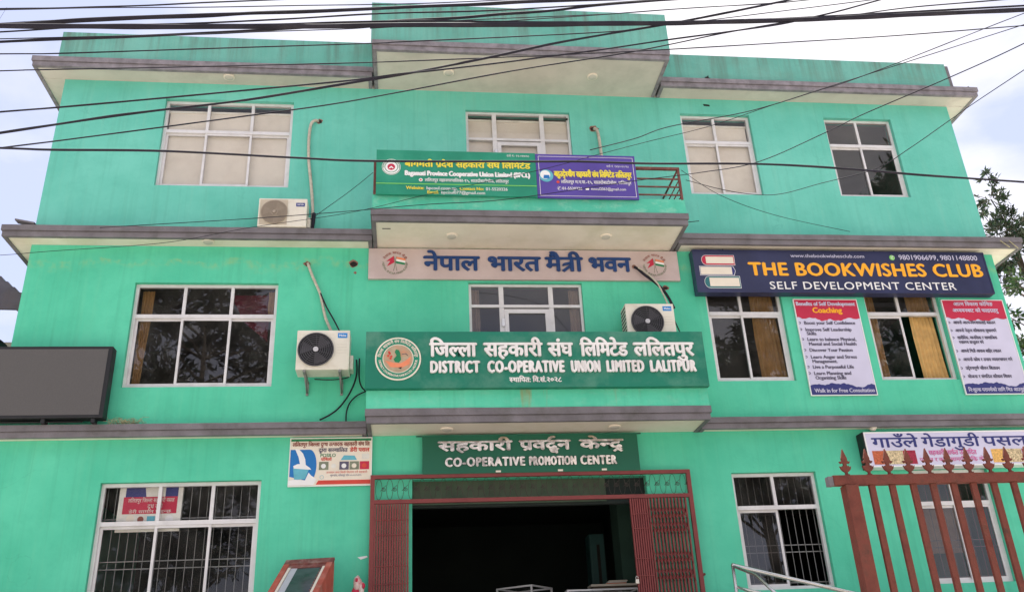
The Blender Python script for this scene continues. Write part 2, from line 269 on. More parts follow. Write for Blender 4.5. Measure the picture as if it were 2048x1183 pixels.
# ------------------------------------------------------------------ object helpers
def props(o, label=None, cat=None, group=None, kind=None):
    if label: o['label'] = label
    if cat: o['category'] = cat
    if group: o['group'] = group
    if kind: o['kind'] = kind
    return o
def thing(name, loc, label, cat, group=None):
    o = bpy.data.objects.new(name, None); o.empty_display_size = 0.1; COL.objects.link(o); o.location = loc
    return props(o, label, cat, group)
def wloc(o):
    v = Vector(o.location)
    while o.parent: o = o.parent; v += Vector(o.location)
    return v
class MB:
    """collects geometry in world coordinates"""
    def __init__(s): s.v = []; s.f = []; s.sm = []
    def face(s, pts, smooth=False):
        b = len(s.v); s.v += [tuple(p) for p in pts]; s.f.append(tuple(range(b, b + len(pts)))); s.sm.append(smooth); return s
    def box(s, x0, x1, y0, y1, z0, z1):
        b = len(s.v)
        s.v += [(x0, y0, z0), (x1, y0, z0), (x1, y1, z0), (x0, y1, z0), (x0, y0, z1), (x1, y0, z1), (x1, y1, z1), (x0, y1, z1)]
        for q in ((0, 3, 2, 1), (4, 5, 6, 7), (0, 1, 5, 4), (1, 2, 6, 5), (2, 3, 7, 6), (3, 0, 4, 7)):
            s.f.append(tuple(b + i for i in q)); s.sm.append(False)
        return s
    def tube(s, pts, r, n=6, cap=True):
        pts = [Vector(p) for p in pts]; rings = []
        if not isinstance(r, (list, tuple)): r = [r] * len(pts)
        t0 = None; up = None
        for i, p in enumerate(pts):
            t = (pts[min(i + 1, len(pts) - 1)] - pts[max(i - 1, 0)])
            if t.length < 1e-9: t = Vector((1, 0, 0))
            t.normalize()
            if up is None:
                up = Vector((0, 0, 1)) if abs(t.z) < 0.9 else Vector((0, 1, 0))
            a = t.cross(up)
            if a.length < 1e-6: a = t.cross(Vector((1, 0.3, 0)))
            a.normalize(); c = a.cross(t).normalized(); up = c
            b = len(s.v)
            for k in range(n):
                th = 2 * math.pi * k / n
                s.v.append(tuple(p + a * math.cos(th) * r[i] + c * math.sin(th) * r[i]))
            rings.append(b)
        for i in range(len(rings) - 1):
            for k in range(n):
                s.f.append((rings[i] + k, rings[i] + (k + 1) % n, rings[i + 1] + (k + 1) % n, rings[i + 1] + k)); s.sm.append(True)
        if cap:
            s.f.append(tuple(rings[0] + k for k in reversed(range(n)))); s.sm.append(False)
            s.f.append(tuple(rings[-1] + k for k in range(n))); s.sm.append(False)
        return s
    def prism(s, poly, y0, y1):
        """polygon in (x,z), front at y0 (towards the street), back at y1"""
        n = len(poly); b = len(s.v)
        ar = sum(poly[i][0] * poly[(i + 1) % n][1] - poly[(i + 1) % n][0] * poly[i][1] for i in range(n))
        if ar < 0: poly = poly[::-1]
        s.v += [(x, y0, z) for x, z in poly] + [(x, y1, z) for x, z in poly]
        s.f.append(tuple(b + i for i in range(n))); s.sm.append(False)
        s.f.append(tuple(b + n + i for i in reversed(range(n)))); s.sm.append(False)
        for i in range(n):
            j = (i + 1) % n; s.f.append((b + j, b + i, b + n + i, b + n + j)); s.sm.append(False)
        return s
    def disc(s, cx, cz, r, y0, y1, n=40, rx=None):
        return s.prism([(cx + (rx or r) * math.cos(2 * math.pi * k / n), cz + r * math.sin(2 * math.pi * k / n)) for k in range(n)], y0, y1)
    def ring(s, cx, cz, r0, r1, y, yb=None, n=48, a0=0.0, a1=2 * math.pi):
        yb = y + 0.002 if yb is None else yb
        for k in range(n):
            a = a0 + (a1 - a0) * k / n; c = a0 + (a1 - a0) * (k + 1) / n
            P = [(cx + r0 * math.cos(a), cz + r0 * math.sin(a)), (cx + r1 * math.cos(a), cz + r1 * math.sin(a)),
                 (cx + r1 * math.cos(c), cz + r1 * math.sin(c)), (cx + r0 * math.cos(c), cz + r0 * math.sin(c))]
            s.prism(P, y, yb)
        return s
    def build(s, name, m, parent=None, bevel=0.0, label=None, kind=None):
        me = bpy.data.meshes.new(name)
        off = wloc(parent) if parent else Vector((0, 0, 0))
        me.from_pydata([(x - off.x, y - off.y, z - off.z) for x, y, z in s.v], [], s.f)
        me.polygons.foreach_set('use_smooth', s.sm)
        me.materials.append(m)
        if bevel:
            bm = bmesh.new(); bm.from_mesh(me); bmesh.ops.remove_doubles(bm, verts=bm.verts, dist=1e-5)
            bmesh.ops.bevel(bm, geom=bm.edges[:], offset=bevel, segments=2, affect='EDGES', profile=0.6)
            bm.to_mesh(me); bm.free()
        me.update()
        o = bpy.data.objects.new(name, me); COL.objects.link(o)
        if parent: o.parent = parent
        return props(o, label=label, kind=kind)
def solo(mb, name, m, label, cat, group=None, kind=None, bevel=0.0):
    """a thing that is one mesh, its origin at its base"""
    xs = [p[0] for p in mb.v]; ys = [p[1] for p in mb.v]; zs = [p[2] for p in mb.v]
    c = Vector(((min(xs) + max(xs)) / 2, (min(ys) + max(ys)) / 2, min(zs)))
    mb.v = [(x - c.x, y - c.y, z - c.z) for x, y, z in mb.v]
    o = mb.build(name, m, None, bevel); o.location = c
    return props(o, label, cat, group, kind)
def smooth_path(P, sub=6):
    P = [Vector(p) for p in P]; out_ = []
    for i in range(len(P) - 1):
        a = P[max(i - 1, 0)]; b = P[i]; c = P[i + 1]; d = P[min(i + 2, len(P) - 1)]
        for k in range(sub):
            t = k / sub
            out_.append(0.5 * ((2 * b) + (c - a) * t + (2 * a - 5 * b + 4 * c - d) * t * t + (3 * b - a - 3 * c + d) * t ** 3))
    out_.append(P[-1]); return out_
def box_obj(name, m, parent, *b, bevel=0.0, **k): return MB().box(*b).build(name, m, parent, bevel, **k)

# ------------------------------------------------------------------ lettering
CHARS = ("कखगघङचछजझञटठडढणतथदधनपफबभमयरलवशषसहअआइईउऊएऐओऔ०१२३४५६७८९ािीुूेैोौंँः्ृ।"
         "ABCDEFGHIJKLMNOPQRSTUVWXYZabcdefghijklmnopqrstuvwxyz0123456789.,:-@()/+'✆✉")
GL = {}
def load_glyphs():
    tmp = []
    def mk(body):
        c = bpy.data.curves.new('glyph_source', 'FONT'); c.body = body; c.size = 1.0; c.resolution_u = 3
        o = bpy.data.objects.new('glyph_source', c); COL.objects.link(o); tmp.append(o); return o
    chars = []
    for ch in CHARS:
        if ch not in chars: chars.append(ch)
    rec = [(ch, mk(ch), mk(ch + 'I')) for ch in chars]
    base = mk('I'); sp = mk('I I'); ii = mk('II')
    dg = bpy.context.evaluated_depsgraph_get(); dg.update()
    def mesh(o):
        me = o.evaluated_get(dg).to_mesh()
        v = [(p.co.x, p.co.y) for p in me.vertices]; f = [tuple(p.vertices) for p in me.polygons]
        return v, f
    bx = max(v[0] for v in mesh(base)[0])
    for ch, o1, o2 in rec:
        v, f = mesh(o1); v2, _ = mesh(o2)
        GL[ch] = (v, f, max(p[0] for p in v2 if -.02 < p[1] < .12) - bx)
    aI = max(v[0] for v in mesh(ii)[0]) - bx
    GL[' '] = ([], [], max(v[0] for v in mesh(sp)[0]) - bx - aI)
    for o in tmp:
        c = o.data; bpy.data.objects.remove(o); bpy.data.curves.remove(c)
load_glyphs()
DEVA = set("कखगघङचछजझञटठडढणतथदधनपफबभमयरलवशषसहअआइईउऊएऐओऔ०१२३४५६७८९ािीुूेैोौंँः्ृ।")
CONS = set("कखगघङचछजझञटठडढणतथदधनपफबभमयरलवशषसह")
MARKS = set("ािीुूेैोौंँःृ")
_aa = GL['ा'][0]
_low = [p for p in _aa if p[1] < 0.1]
STEM = max(p[0] for p in _low) - min(p[0] for p in _low)
HTOP = max(p[1] for p in GL['प'][0]); HBOT = min(p[1] for p in GL['प'][0])
_bar = sorted(set(round(p[1], 3) for p in GL['प'][0]))
CAPH = max(p[1] for p in GL['H'][0])
def clip_x(g, c, keep_left=True):
    v, f, a = g; bm = bmesh.new(); vs_ = [bm.verts.new((x, y, 0)) for x, y in v]
    for q in f:
        try: bm.faces.new([vs_[i] for i in q])
        except ValueError: pass
    bmesh.ops.bisect_plane(bm, geom=bm.verts[:] + bm.edges[:] + bm.faces[:], plane_co=(c, 0, 0), plane_no=(1, 0, 0), clear_outer=keep_left, clear_inner=not keep_left)
    bm.verts.index_update()
    nv = [(p.co.x, p.co.y) for p in bm.verts]; nf = [tuple(p.index for p in q.verts) for q in bm.faces]; bm.free()
    return nv, nf, c
def quad(pts, a=0.0): return ([tuple(p) for p in pts], [tuple(range(len(pts)))], a)
def xf(g, sx=1.0, sy=1.0, dx=0.0, dy=0.0):
    return [(x * sx + dx, y * sy + dy) for x, y in g[0]], g[1]
def stem_right(ch):
    lo = [p[0] for p in GL[ch][0] if p[1] < 0.08 and p[1] > -0.05]
    return max(lo) if lo else GL[ch][2] - 0.1
def shape(s):
    """returns placed pieces [(verts, faces)], pen width"""
    out_ = []; x = 0.0; i = 0; s = list(s); n = len(s)
    H = HTOP
    while i < n:
        ch = s[i]
        if ch in CONS:
            cl = [ch]; j = i + 1
            while j + 1 < n and s[j] == '्' and s[j + 1] in CONS: cl.append(s[j + 1]); j += 2
            tail_v = j < n and s[j] == '्'
            if tail_v: j += 1
            marks = []
            while j < n and s[j] in MARKS: marks.append(s[j]); j += 1
            reph = len(cl) > 1 and cl[0] == 'र'
            if reph: cl = cl[1:]
            if 'ि' in marks:
                out_.append(xf(GL['ि'], dx=x)); x += GL['ि'][2]
            k = 0
            while k < len(cl):
                c = cl[k]; nx = cl[k + 1] if k + 1 < len(cl) else None
                if nx == 'र' and k + 2 >= len(cl):
                    if c == 'त':
                        w = 0.52; sr = w - 0.09
                        out_.append(([(x, H - 0.065), (x + w, H - 0.065), (x + w, H), (x, H)], [(0, 1, 2, 3)]))
                        out_.append(([(x + sr - STEM, 0), (x + sr, 0), (x + sr, H - .03), (x + sr - STEM, H - .03)], [(0, 1, 2, 3)]))
                        out_.append(([(x + 0.05, 0.40 * H), (x + sr, 0.60 * H), (x + sr, 0.72 * H), (x + 0.08, 0.53 * H)], [(0, 1, 2, 3)]))
                        out_.append(([(x + 0.02, 0.02), (x + 0.09, -0.02), (x + sr, 0.46 * H), (x + sr, 0.60 * H)], [(0, 1, 2, 3)]))
                        x += w
                    else:
                        out_.append(xf(GL[c], dx=x)); sr = stem_right(c)
                        if c in 'टठडढद':
                            out_.append(([(x + 0.15, -0.17), (x + 0.2, -0.2), (x + 0.33, -0.03), (x + 0.3, 0.03)], [(0, 1, 2, 3)]))
                            out_.append(([(x + 0.3, 0.03), (x + 0.28, -0.04), (x + 0.43, -0.2), (x + 0.48, -0.17)], [(0, 1, 2, 3)]))
                        else:
                            out_.append(([(x + sr - 0.30, 0.0), (x + sr - 0.25, -0.05), (x + sr - STEM * .5, 0.13), (x + sr - STEM * .5, 0.22)], [(0, 1, 2, 3)]))
                        x += GL[c][2]
                    k += 2; continue
                if nx is not None and c == 'द':
                    out_.append(xf(GL['द'], dx=x)); out_.append(xf(GL[nx], 0.62, 0.5, x + 0.16, -0.26)); x += GL['द'][2]; k += 2; continue
                if nx is not None:
                    cut = (stem_right(c) - STEM) if c not in 'करटडङह' else GL[c][2] * 0.74
                    g = clip_x(GL[c], cut); out_.append(xf(g, dx=x)); x += cut - 0.015; k += 1; continue
                out_.append(xf(GL[c], dx=x)); x += GL[c][2]; k += 1
            if tail_v: out_.append(xf(GL['्'], dx=x))
            for m_ in marks:
                if m_ == 'ि': continue
                g = GL[m_]; out_.append(xf(g, dx=x)); x += g[2] if g[2] > 0.05 else 0.0
            if reph:
                v = GL['े'][0]; cx = sum(p[0] for p in v) / len(v)
                out_.append(([(-(p[0] - cx) + cx + x + 0.02, p[1]) for p in v], [q[::-1] for q in GL['े'][1]]))
            i = j
        else:
            g = GL.get(ch, GL[' ']); out_.append(xf(g, dx=x)); x += g[2] if not (ch in MARKS and g[2] < 0.05) else 0.0; i += 1
    return out_, x
def emit(mb, pieces, sx, sz, ox, oz, y, bold, depth, rot=None):
    """stack slightly shifted copies of a glyph to make it heavier"""
    if bold > 0:
        sh = [(-1, 0), (1, 0), (0, 0.6), (0, -0.6), (0, 0)]
    else: sh = [(0, 0)]
    for k, (a, c) in enumerate(sh):
        for pi, (v, f) in enumerate(pieces):
            if not v: continue
            yy = y - 0.00035 * k - 0.00007 * (pi % 5)
            P = []
            for (px, pz) in v:
                X = ox + px * sx + a * bold; Z = oz + pz * sz + c * bold
                if rot:
                    X0 = px * sx + rot[3] + a * bold; Z0 = pz * sz + c * bold
                    X = rot[0] + math.cos(rot[2]) * X0 - math.sin(rot[2]) * Z0
                    Z = rot[1] + math.sin(rot[2]) * X0 + math.cos(rot[2]) * Z0
                P.append((X, Z))
            b = len(mb.v); mb.v += [(X, yy - depth, Z) for X, Z in P]
            for q in f: mb.f.append(tuple(b + i for i in q)); mb.sm.append(False)
            if depth > 0:
                cnt = {}
                for q in f:
                    for i in range(len(q)):
                        e = (q[i], q[(i + 1) % len(q)])
                        if (e[1], e[0]) in cnt: del cnt[(e[1], e[0])]
                        else: cnt[e] = 1
                b2 = len(mb.v); mb.v += [(X, yy, Z) for X, Z in P]
                for (i, j) in cnt:
                    mb.f.append((b + j, b + i, b2 + i, b2 + j)); mb.sm.append(False)
def text(parent, s, x0, z, h, y, m, x1=None, bold=0.0, depth=0.0, split=None, name='lettering', center=None, sxf=1.0, spacing=0.0):
    deva = any(c in DEVA for c in s)
    sz = h / (HTOP if deva else CAPH)
    def width(t): return shape(t)[1] + spacing * len(t)
    tot = width(s); sx = sz * sxf
    if x1 is not None: sx = (x1 - x0) / tot
    if center is not None: x0 = center - tot * sx / 2
    B = bold * h
    if split is None and not spacing:
        mb = MB(); p, w = shape(s); emit(mb, p, sx, sz, x0, z, y, B, depth)
        return mb.build(name, m, parent)
    units = []; pos = 0.0
    if split == 'word' or deva:
        for wd in s.split(' '):
            p, w = shape(wd); units.append((p, pos)); pos += w + GL[' '][2]
    else:
        for ch in s:
            p, w = shape(ch)
            if ch != ' ': units.append((p, pos))
            pos += w + spacing
    if x1 is not None: sx = (x1 - x0) / max(pos - (GL[' '][2] if (split == 'word' or deva) else spacing), 0.01)
    if split is None:
        mb = MB()
        for p, px in units: emit(mb, p, sx, sz, x0 + px * sx, z, y, B, depth)
        return mb.build(name, m, parent)
    for p, px in units:
        mb = MB(); emit(mb, p, sx, sz, x0 + px * sx, z, y, B, depth)
        if mb.v: mb.build('word' if split == 'word' else 'letter', m, parent)
def arc_text(parent, s, cx, cz, r, h, y, m, a_mid, spread, top=True, bold=0.0, name='lettering'):
    """letters set round a circle; a_mid in degrees"""
    deva = any(c in DEVA for c in s); sz = h / (HTOP if deva else CAPH)
    cl = []; i = 0
    while i < len(s):
        j = i + 1
        while j < len(s) and (s[j] in MARKS or s[j] == '्' or s[j - 1] == '्'): j += 1
        cl.append(s[i:j]); i = j
    ws = [shape(c)[1] for c in cl]; tot = sum(ws); mb = MB(); acc = 0
    for c, w in zip(cl, ws):
        fr = (acc + w / 2) / tot; acc += w
        a = math.radians(a_mid + (spread / 2 - spread * fr) * (1 if top else -1))
        rot = a - math.pi / 2 if top else a + math.pi / 2
        sx = math.radians(spread) * r / tot
        emit(mb, shape(c)[0], sx, sz, 0, 0, y, bold * h, 0, rot=(cx + r * math.cos(a), cz + r * math.sin(a), rot, -w * sx / 2))
    return mb.build(name, m, parent)
def patch(parent, m, poly, y, name='print', t=0.0015): return MB().prism(poly, y, y + t).build(name, m, parent)
def rect(x0, x1, z0, z1): return [(x0, z0), (x1, z0), (x1, z1), (x0, z1)]

# ------------------------------------------------------------------ ground and street
solo(MB().face([(-600, -600, 0), (600, -600, 0), (600, 600, 0), (-600, 600, 0)]), 'ground', M['ground'], 'bare dusty ground around the building and street', 'ground', kind='structure')
solo(MB().face([(-200, -17.5, 0.004), (200, -17.5, 0.004), (200, -9.5, 0.004), (-200, -9.5, 0.004)]), 'road', M['asphalt'], 'asphalt street in front of the compound', 'road', kind='structure')
solo(MB().box(-60, 60, -9.5, -8.3, -0.05, 0.13), 'pavement', M['concrete'], 'concrete pavement between the street and the fence', 'pavement', kind='structure')

# ------------------------------------------------------------------ the building
X0, X1 = -5.37, 9.48
ZP, C1, C2, C3 = 2.3, 5.05, 7.95, 10.91
BD = 9.0
B = thing('office_building', (2.05, 4.5, 0), 'three storey mint green office building with grey ledges and a stepped roofline', 'building')

def wall_with_holes(name, m, x0, x1, z0, z1, holes, y0=0.0, y1=0.22):
    xs = sorted({x0, x1} | {h[0] for h in holes} | {h[1] for h in holes})
    zs = sorted({z0, z1} | {max(h[2], z0) for h in holes} | {h[3] for h in holes})
    mb = MB(); hole = lambda a, c: any(h[0] - 1e-6 <= a and a <= h[1] + 1e-6 and h[2] - 1e-6 <= c <= h[3] + 1e-6 for h in holes)
    solid = {}
    for i in range(len(xs) - 1):
        for j in range(len(zs) - 1):
            solid[i, j] = not hole((xs[i] + xs[i + 1]) / 2, (zs[j] + zs[j + 1]) / 2)
    for (i, j), s_ in solid.items():
        if not s_: continue
        a, b, c, d = xs[i], xs[i + 1], zs[j], zs[j + 1]
        mb.face([(a, y0, c), (b, y0, c), (b, y0, d), (a, y0, d)])
        mb.face([(b, y1, c), (a, y1, c), (a, y1, d), (b, y1, d)])
        for di, dj, q in ((-1, 0, [(a, y1, c), (a, y0, c), (a, y0, d), (a, y1, d)]), (1, 0, [(b, y0, c), (b, y1, c), (b, y1, d), (b, y0, d)]),
                          (0, -1, [(a, y1, c), (b, y1, c), (b, y0, c), (a, y0, c)]), (0, 1, [(a, y0, d), (b, y0, d), (b, y1, d), (a, y1, d)])):
            if not solid.get((i + di, j + dj), False): mb.face(q)
    return mb.build(name, m, B)

H1 = [(-3.93, -1.90, 2.92, 4.49), (0.08, 3.30, ZP, 4.45), (4.53, 5.77, 2.88, 4.46), (7.18, 8.38, 2.88, 4.46)]
H2 = [(-3.86, -1.86, 5.79, 7.37), (0.91, 2.63, 5.25, 7.40), (4.54, 5.75, 5.82, 7.37), (7.10, 8.34, 5.82, 7.37)]
H3 = [(-3.80, -1.82, 9.00, 10.60), (0.94, 2.67, 8.15, 10.55), (4.57, 5.79, 9.02, 10.60), (7.12, 8.35, 9.03, 10.60)]
wall_with_holes('wall', M['mint'], X0, X1, 0.0, C1 + .003, H1)
wall_with_holes('wall', M['mint_mid'], X0, X1, C1 + .003, C2 + .003, H2)
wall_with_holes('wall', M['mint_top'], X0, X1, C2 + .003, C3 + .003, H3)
for xa, xb in ((X0, X0 + .22), (X1 - .22, X1)):
    box_obj('side_wall', M['mint'], B, xa, xb, .22, BD, 0, C3)
box_obj('back_wall', M['mint'], B, X0 + .22, X1 - .22, BD - .22, BD, 0, C3)
# rooms
box_obj('hall_floor', M['floor'], B, X0 + .22, X1 - .22, .22, BD - .22, ZP - .2, ZP)
for zc in (C1, C2):
    box_obj('room_floor', M['dark_room'], B, X0 + .22, X1 - .22, .22, BD - .22, zc + .002, zc + .16)
box_obj('roof_slab', M['concrete'], B, X0, X1, 0.0, BD, C3 + .003, C3 + .15)
mb = MB()
for x in (-0.9, 4.0): mb.box(x, x + .12, .22, BD - .22, C1 + .16, C2); mb.box(x, x + .12, .22, BD - .22, C2 + .16, C3)
mb.box(X0 + .22, X1 - .22, 4.2, 4.3, C1 + .16, C2).box(X0 + .22, X1 - .22, 4.2, 4.3, C2 + .16, C3)
mb.build('partition', M['dark_room'], B)
mb = MB().box(-0.6, -0.48, .22, 6.4, ZP, C1).box(4.05, 4.17, .22, 6.4, ZP, C1).box(X0 + .22, X1 - .22, 6.4, 6.5, ZP, C1)
mb.box(-0.48, 4.05, .22, 6.4, C1 - .06, C1 - .005)
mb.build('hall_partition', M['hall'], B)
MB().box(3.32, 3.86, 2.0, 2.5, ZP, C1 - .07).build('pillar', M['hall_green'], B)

def wavy(mb, x0, x1, y0, y1, z0, z1, amp=.004, step=.12):
    """a cast band whose arrises are never quite straight"""
    n = max(2, int((x1 - x0) / step)); b = len(mb.v)
    def nz(x, k): return noise.noise(Vector((x * 1.3, k * 7.1 + z0, y0 * 3))) * amp + noise.noise(Vector((x * 6.0, k * 3.3, z0 * 2))) * amp * .6
    for i in range(n + 1):
        x = x0 + (x1 - x0) * i / n
        mb.v += [(x, y0 + nz(x, 1) * .6, z0 + nz(x, 2)), (x, y1, z0), (x, y1, z1), (x, y0 + nz(x, 3) * .6, z1 + nz(x, 4))]
    for i in range(n):
        p_ = b + i * 4
        for k in range(4): mb.f.append((p_ + (k + 1) % 4, p_ + k, p_ + 4 + k, p_ + 4 + (k + 1) % 4)[::-1]); mb.sm.append(False)
    mb.f.append((b, b + 1, b + 2, b + 3)); mb.sm.append(False); e = b + n * 4; mb.f.append((e + 3, e + 2, e + 1, e)); mb.sm.append(False)
def slab(x0, x1, yf, zb, fh, mtop, yb=0.0, sm='soffit'):
    """projecting slab: pale underside, two stepped grey fascia bands"""
    zt = zb + fh; mid = zb + fh * .48
    box_obj('soffit', M[sm], B, x0 + .045, x1 - .045, yf + .045, yb - .002, zb + .012, zb + .05)
    mb = MB()
    wavy(mb, x0 + .018, x1 - .018, yf + .018, yf + .075, zb, mid - .008)
    wavy(mb, x0, x1, yf, yf + .09, mid + .004, zt)
    mb.box(x0 + .026, x1 - .026, yf + .026, yf + .08, mid - .010, mid + .008)
    for s_, a, b in ((1, x0, x0 + .09), (-1, x1 - .09, x1)):
        mb.box(a, b, yf + .09, yb - .003, mid + .004, zt)
        lo, hi = (a + .018, a + .075) if s_ > 0 else (b - .075, b - .018)
        mb.box(lo, hi, yf + .075, yb - .004, zb, mid + .004)
    mb.build('fascia', mtop, B)
    box_obj('slab_top', M['concrete'], B, x0 + .09, x1 - .09, yf + .09, yb - .003, zt - .05, zt - .006)

def side_slab(side, out, zb, fh, mtop, sm='soffit'):
    """the same ledge running back along the side wall"""
    wx = X0 if side < 0 else X1; xo = wx + side * out; mid = zb + fh * .48; zt = zb + fh
    q = lambda a, b: (min(a, b), max(a, b))
    a, b = q(wx + side * .002, xo - side * .045); box_obj('soffit', M[sm], B, a, b, .004, BD, zb + .012, zb + .05)
    mb = MB(); a, b = q(xo - side * .018, xo - side * .075); mb.box(a, b, .002, BD, zb, mid - .004)
    a, b = q(xo, xo - side * .09); mb.box(a, b, .002, BD, mid, zt); mb.build('fascia', mtop, B)
    a, b = q(wx + side * .002, xo - side * .09); box_obj('slab_top', M['concrete'], B, a, b, .002, BD, zt - .05, zt - .006)
for zz_, oo_, ff_, mt_, sm_ in ((C3, .40, .175, 'fascia_top', 'soffit_grey'), (C2, .32, .175, 'fascia', 'soffit'), (C1, .25, .165, 'fascia', 'soffit')):
    side_slab(-1, oo_, zz_, ff_, M[mt_], sm_); side_slab(1, oo_ + (.02 if zz_ == C3 else .06 if zz_ == C2 else -.01), zz_, ff_, M[mt_], sm_)
# roof level
slab(-5.77, -0.56, -0.345, C3, .175, M['fascia_top'], sm='soffit_grey'); slab(4.18, 9.90, -0.345, C3, .175, M['fascia_top'], sm='soffit_grey')
slab(-0.56, 4.18, -1.0, C3, .18, M['fascia_top'], sm='soffit_grey')
box_obj('parapet', M['mint_parapet'], B, -5.42, -0.575, -0.27, -0.12, C3 + .172, 11.63)
box_obj('parapet', M['mint_parapet'], B, 4.205, 9.46, -0.27, -0.12, C3 + .172, 11.63)
box_obj('parapet', M['mint_parapet'], B, -0.572, 4.20, -0.96, -0.80, C3 + .177, 11.86)
mb = MB().box(-.572, -.44, -.80, 3.0, C3 + .16, 11.86).box(4.07, 4.20, -.80, 3.0, C3 + .16, 11.86)
mb.box(-5.42, -5.28, -.12, BD, C3 + .16, 11.60).box(9.32, 9.455, -.12, BD, C3 + .16, 11.60)
mb.build('side_parapet', M['mint_parapet'], B)
box_obj('corner_strip', M['fascia'], B, 9.475, 9.55, -0.23, -0.15, C3 + .18, 11.62)
# second level ledge and the upper balcony
slab(-5.69, -0.50, -0.30, C2, .175, M['fascia']); slab(4.12, 9.86, -0.30, C2, .175, M['fascia'])
slab(-0.52, 4.14, -0.88, C2, .185, M['fascia'])
box_obj('balcony_wall', M['mint_balcony3'], B, -0.50, 4.12, -0.855, -0.74, C2 + .182, 8.385)
mb = MB().box(-.50, -.40, -.74, -.003, C2 + .18, 8.38).box(4.02, 4.12, -.74, -.003, C2 + .18, 8.38); mb.build('balcony_side_wall', M['mint_balcony3'], B)
# first level ledge and the lower balcony
slab(-5.62, -0.52, -0.20, C1, .165, M['fascia']); slab(4.12, 9.72, -0.20, C1, .165, M['fascia'])
slab(-0.54, 4.14, -0.66, C1, .19, M['fascia'])
box_obj('balcony_wall', M['mint_balcony2'], B, -0.53, 4.125, -0.645, -0.53, C1 + .187, 6.16)
mb = MB().box(-.53, -.43, -.53, -.003, C1 + .18, 6.155).box(4.025, 4.125, -.53, -.003, C1 + .18, 6.155); mb.build('balcony_side_wall', M['mint_balcony2'], B)
# plinth and steps
mb = MB().box(-6.2, 10.2, -1.5, -.002, 0, ZP - .01); mb.build('plinth', M['concrete'], B)
for k in range(11):
    box_obj('step', M['concrete'], B, 0.2, 3.4, -1.5 - .3 * (k + 1), -1.5 - .3 * k - .002, 0, ZP - .02 - .2 * (k + 1))

# balcony railing on the upper balcony
RL = MB().box(-0.49, 4.10, -.875, -.835, 8.90, 8.94).build('railing', M['rail_brown'], B)
for z in (8.74, 8.60, 8.46): box_obj('rail', M['rail_brown'], RL, -0.455, 4.07, -.865, -.845, z - .010, z + .010)
for x in (-0.49, 4.065): box_obj('post', M['rail_brown'], RL, x, x + .035, -.87, -.84, 8.38, 8.90)
MB().tube([(4.085, -.83, 8.92), (4.085, -.01, 8.92)], .018, 4).build('rail', M['rail_brown'], RL)
MB().tube([(-0.47, -.83, 8.92), (-0.47, -.01, 8.92)], .018, 4).build('rail', M['rail_brown'], RL)
for z in (8.74, 8.60, 8.46): MB().tube([(4.085, -.83, z), (4.085, -.01, z)], .010, 4).build('rail', M['rail_brown'], RL)

# ------------------------------------------------------------------ windows
def curtain(parent, m, x0, x1, z0, z1, y, amp=.018, waves=7, flare=0.0):
    mb = MB(); n = waves * 6; rows = 5
    for j in range(rows):
        t = j / (rows - 1); z = z1 + (z0 - z1) * t
        for i in range(n + 1):
            u = i / n; w = (x1 - x0) * (1 + flare * t); x = x0 + w * u + .006 * math.sin(9 * t + i)
            mb.v.append((x, y + amp * math.sin(2 * math.pi * waves * u + .7 * math.sin(3 * t)) * (0.6 + .4 * t), z))
    for j in range(rows - 1):
        for i in range(n):
            a = j * (n + 1) + i; mb.f.append((a, a + n + 1, a + n + 2, a + 1)); mb.sm.append(True)
    return mb.build('curtain', m, parent)

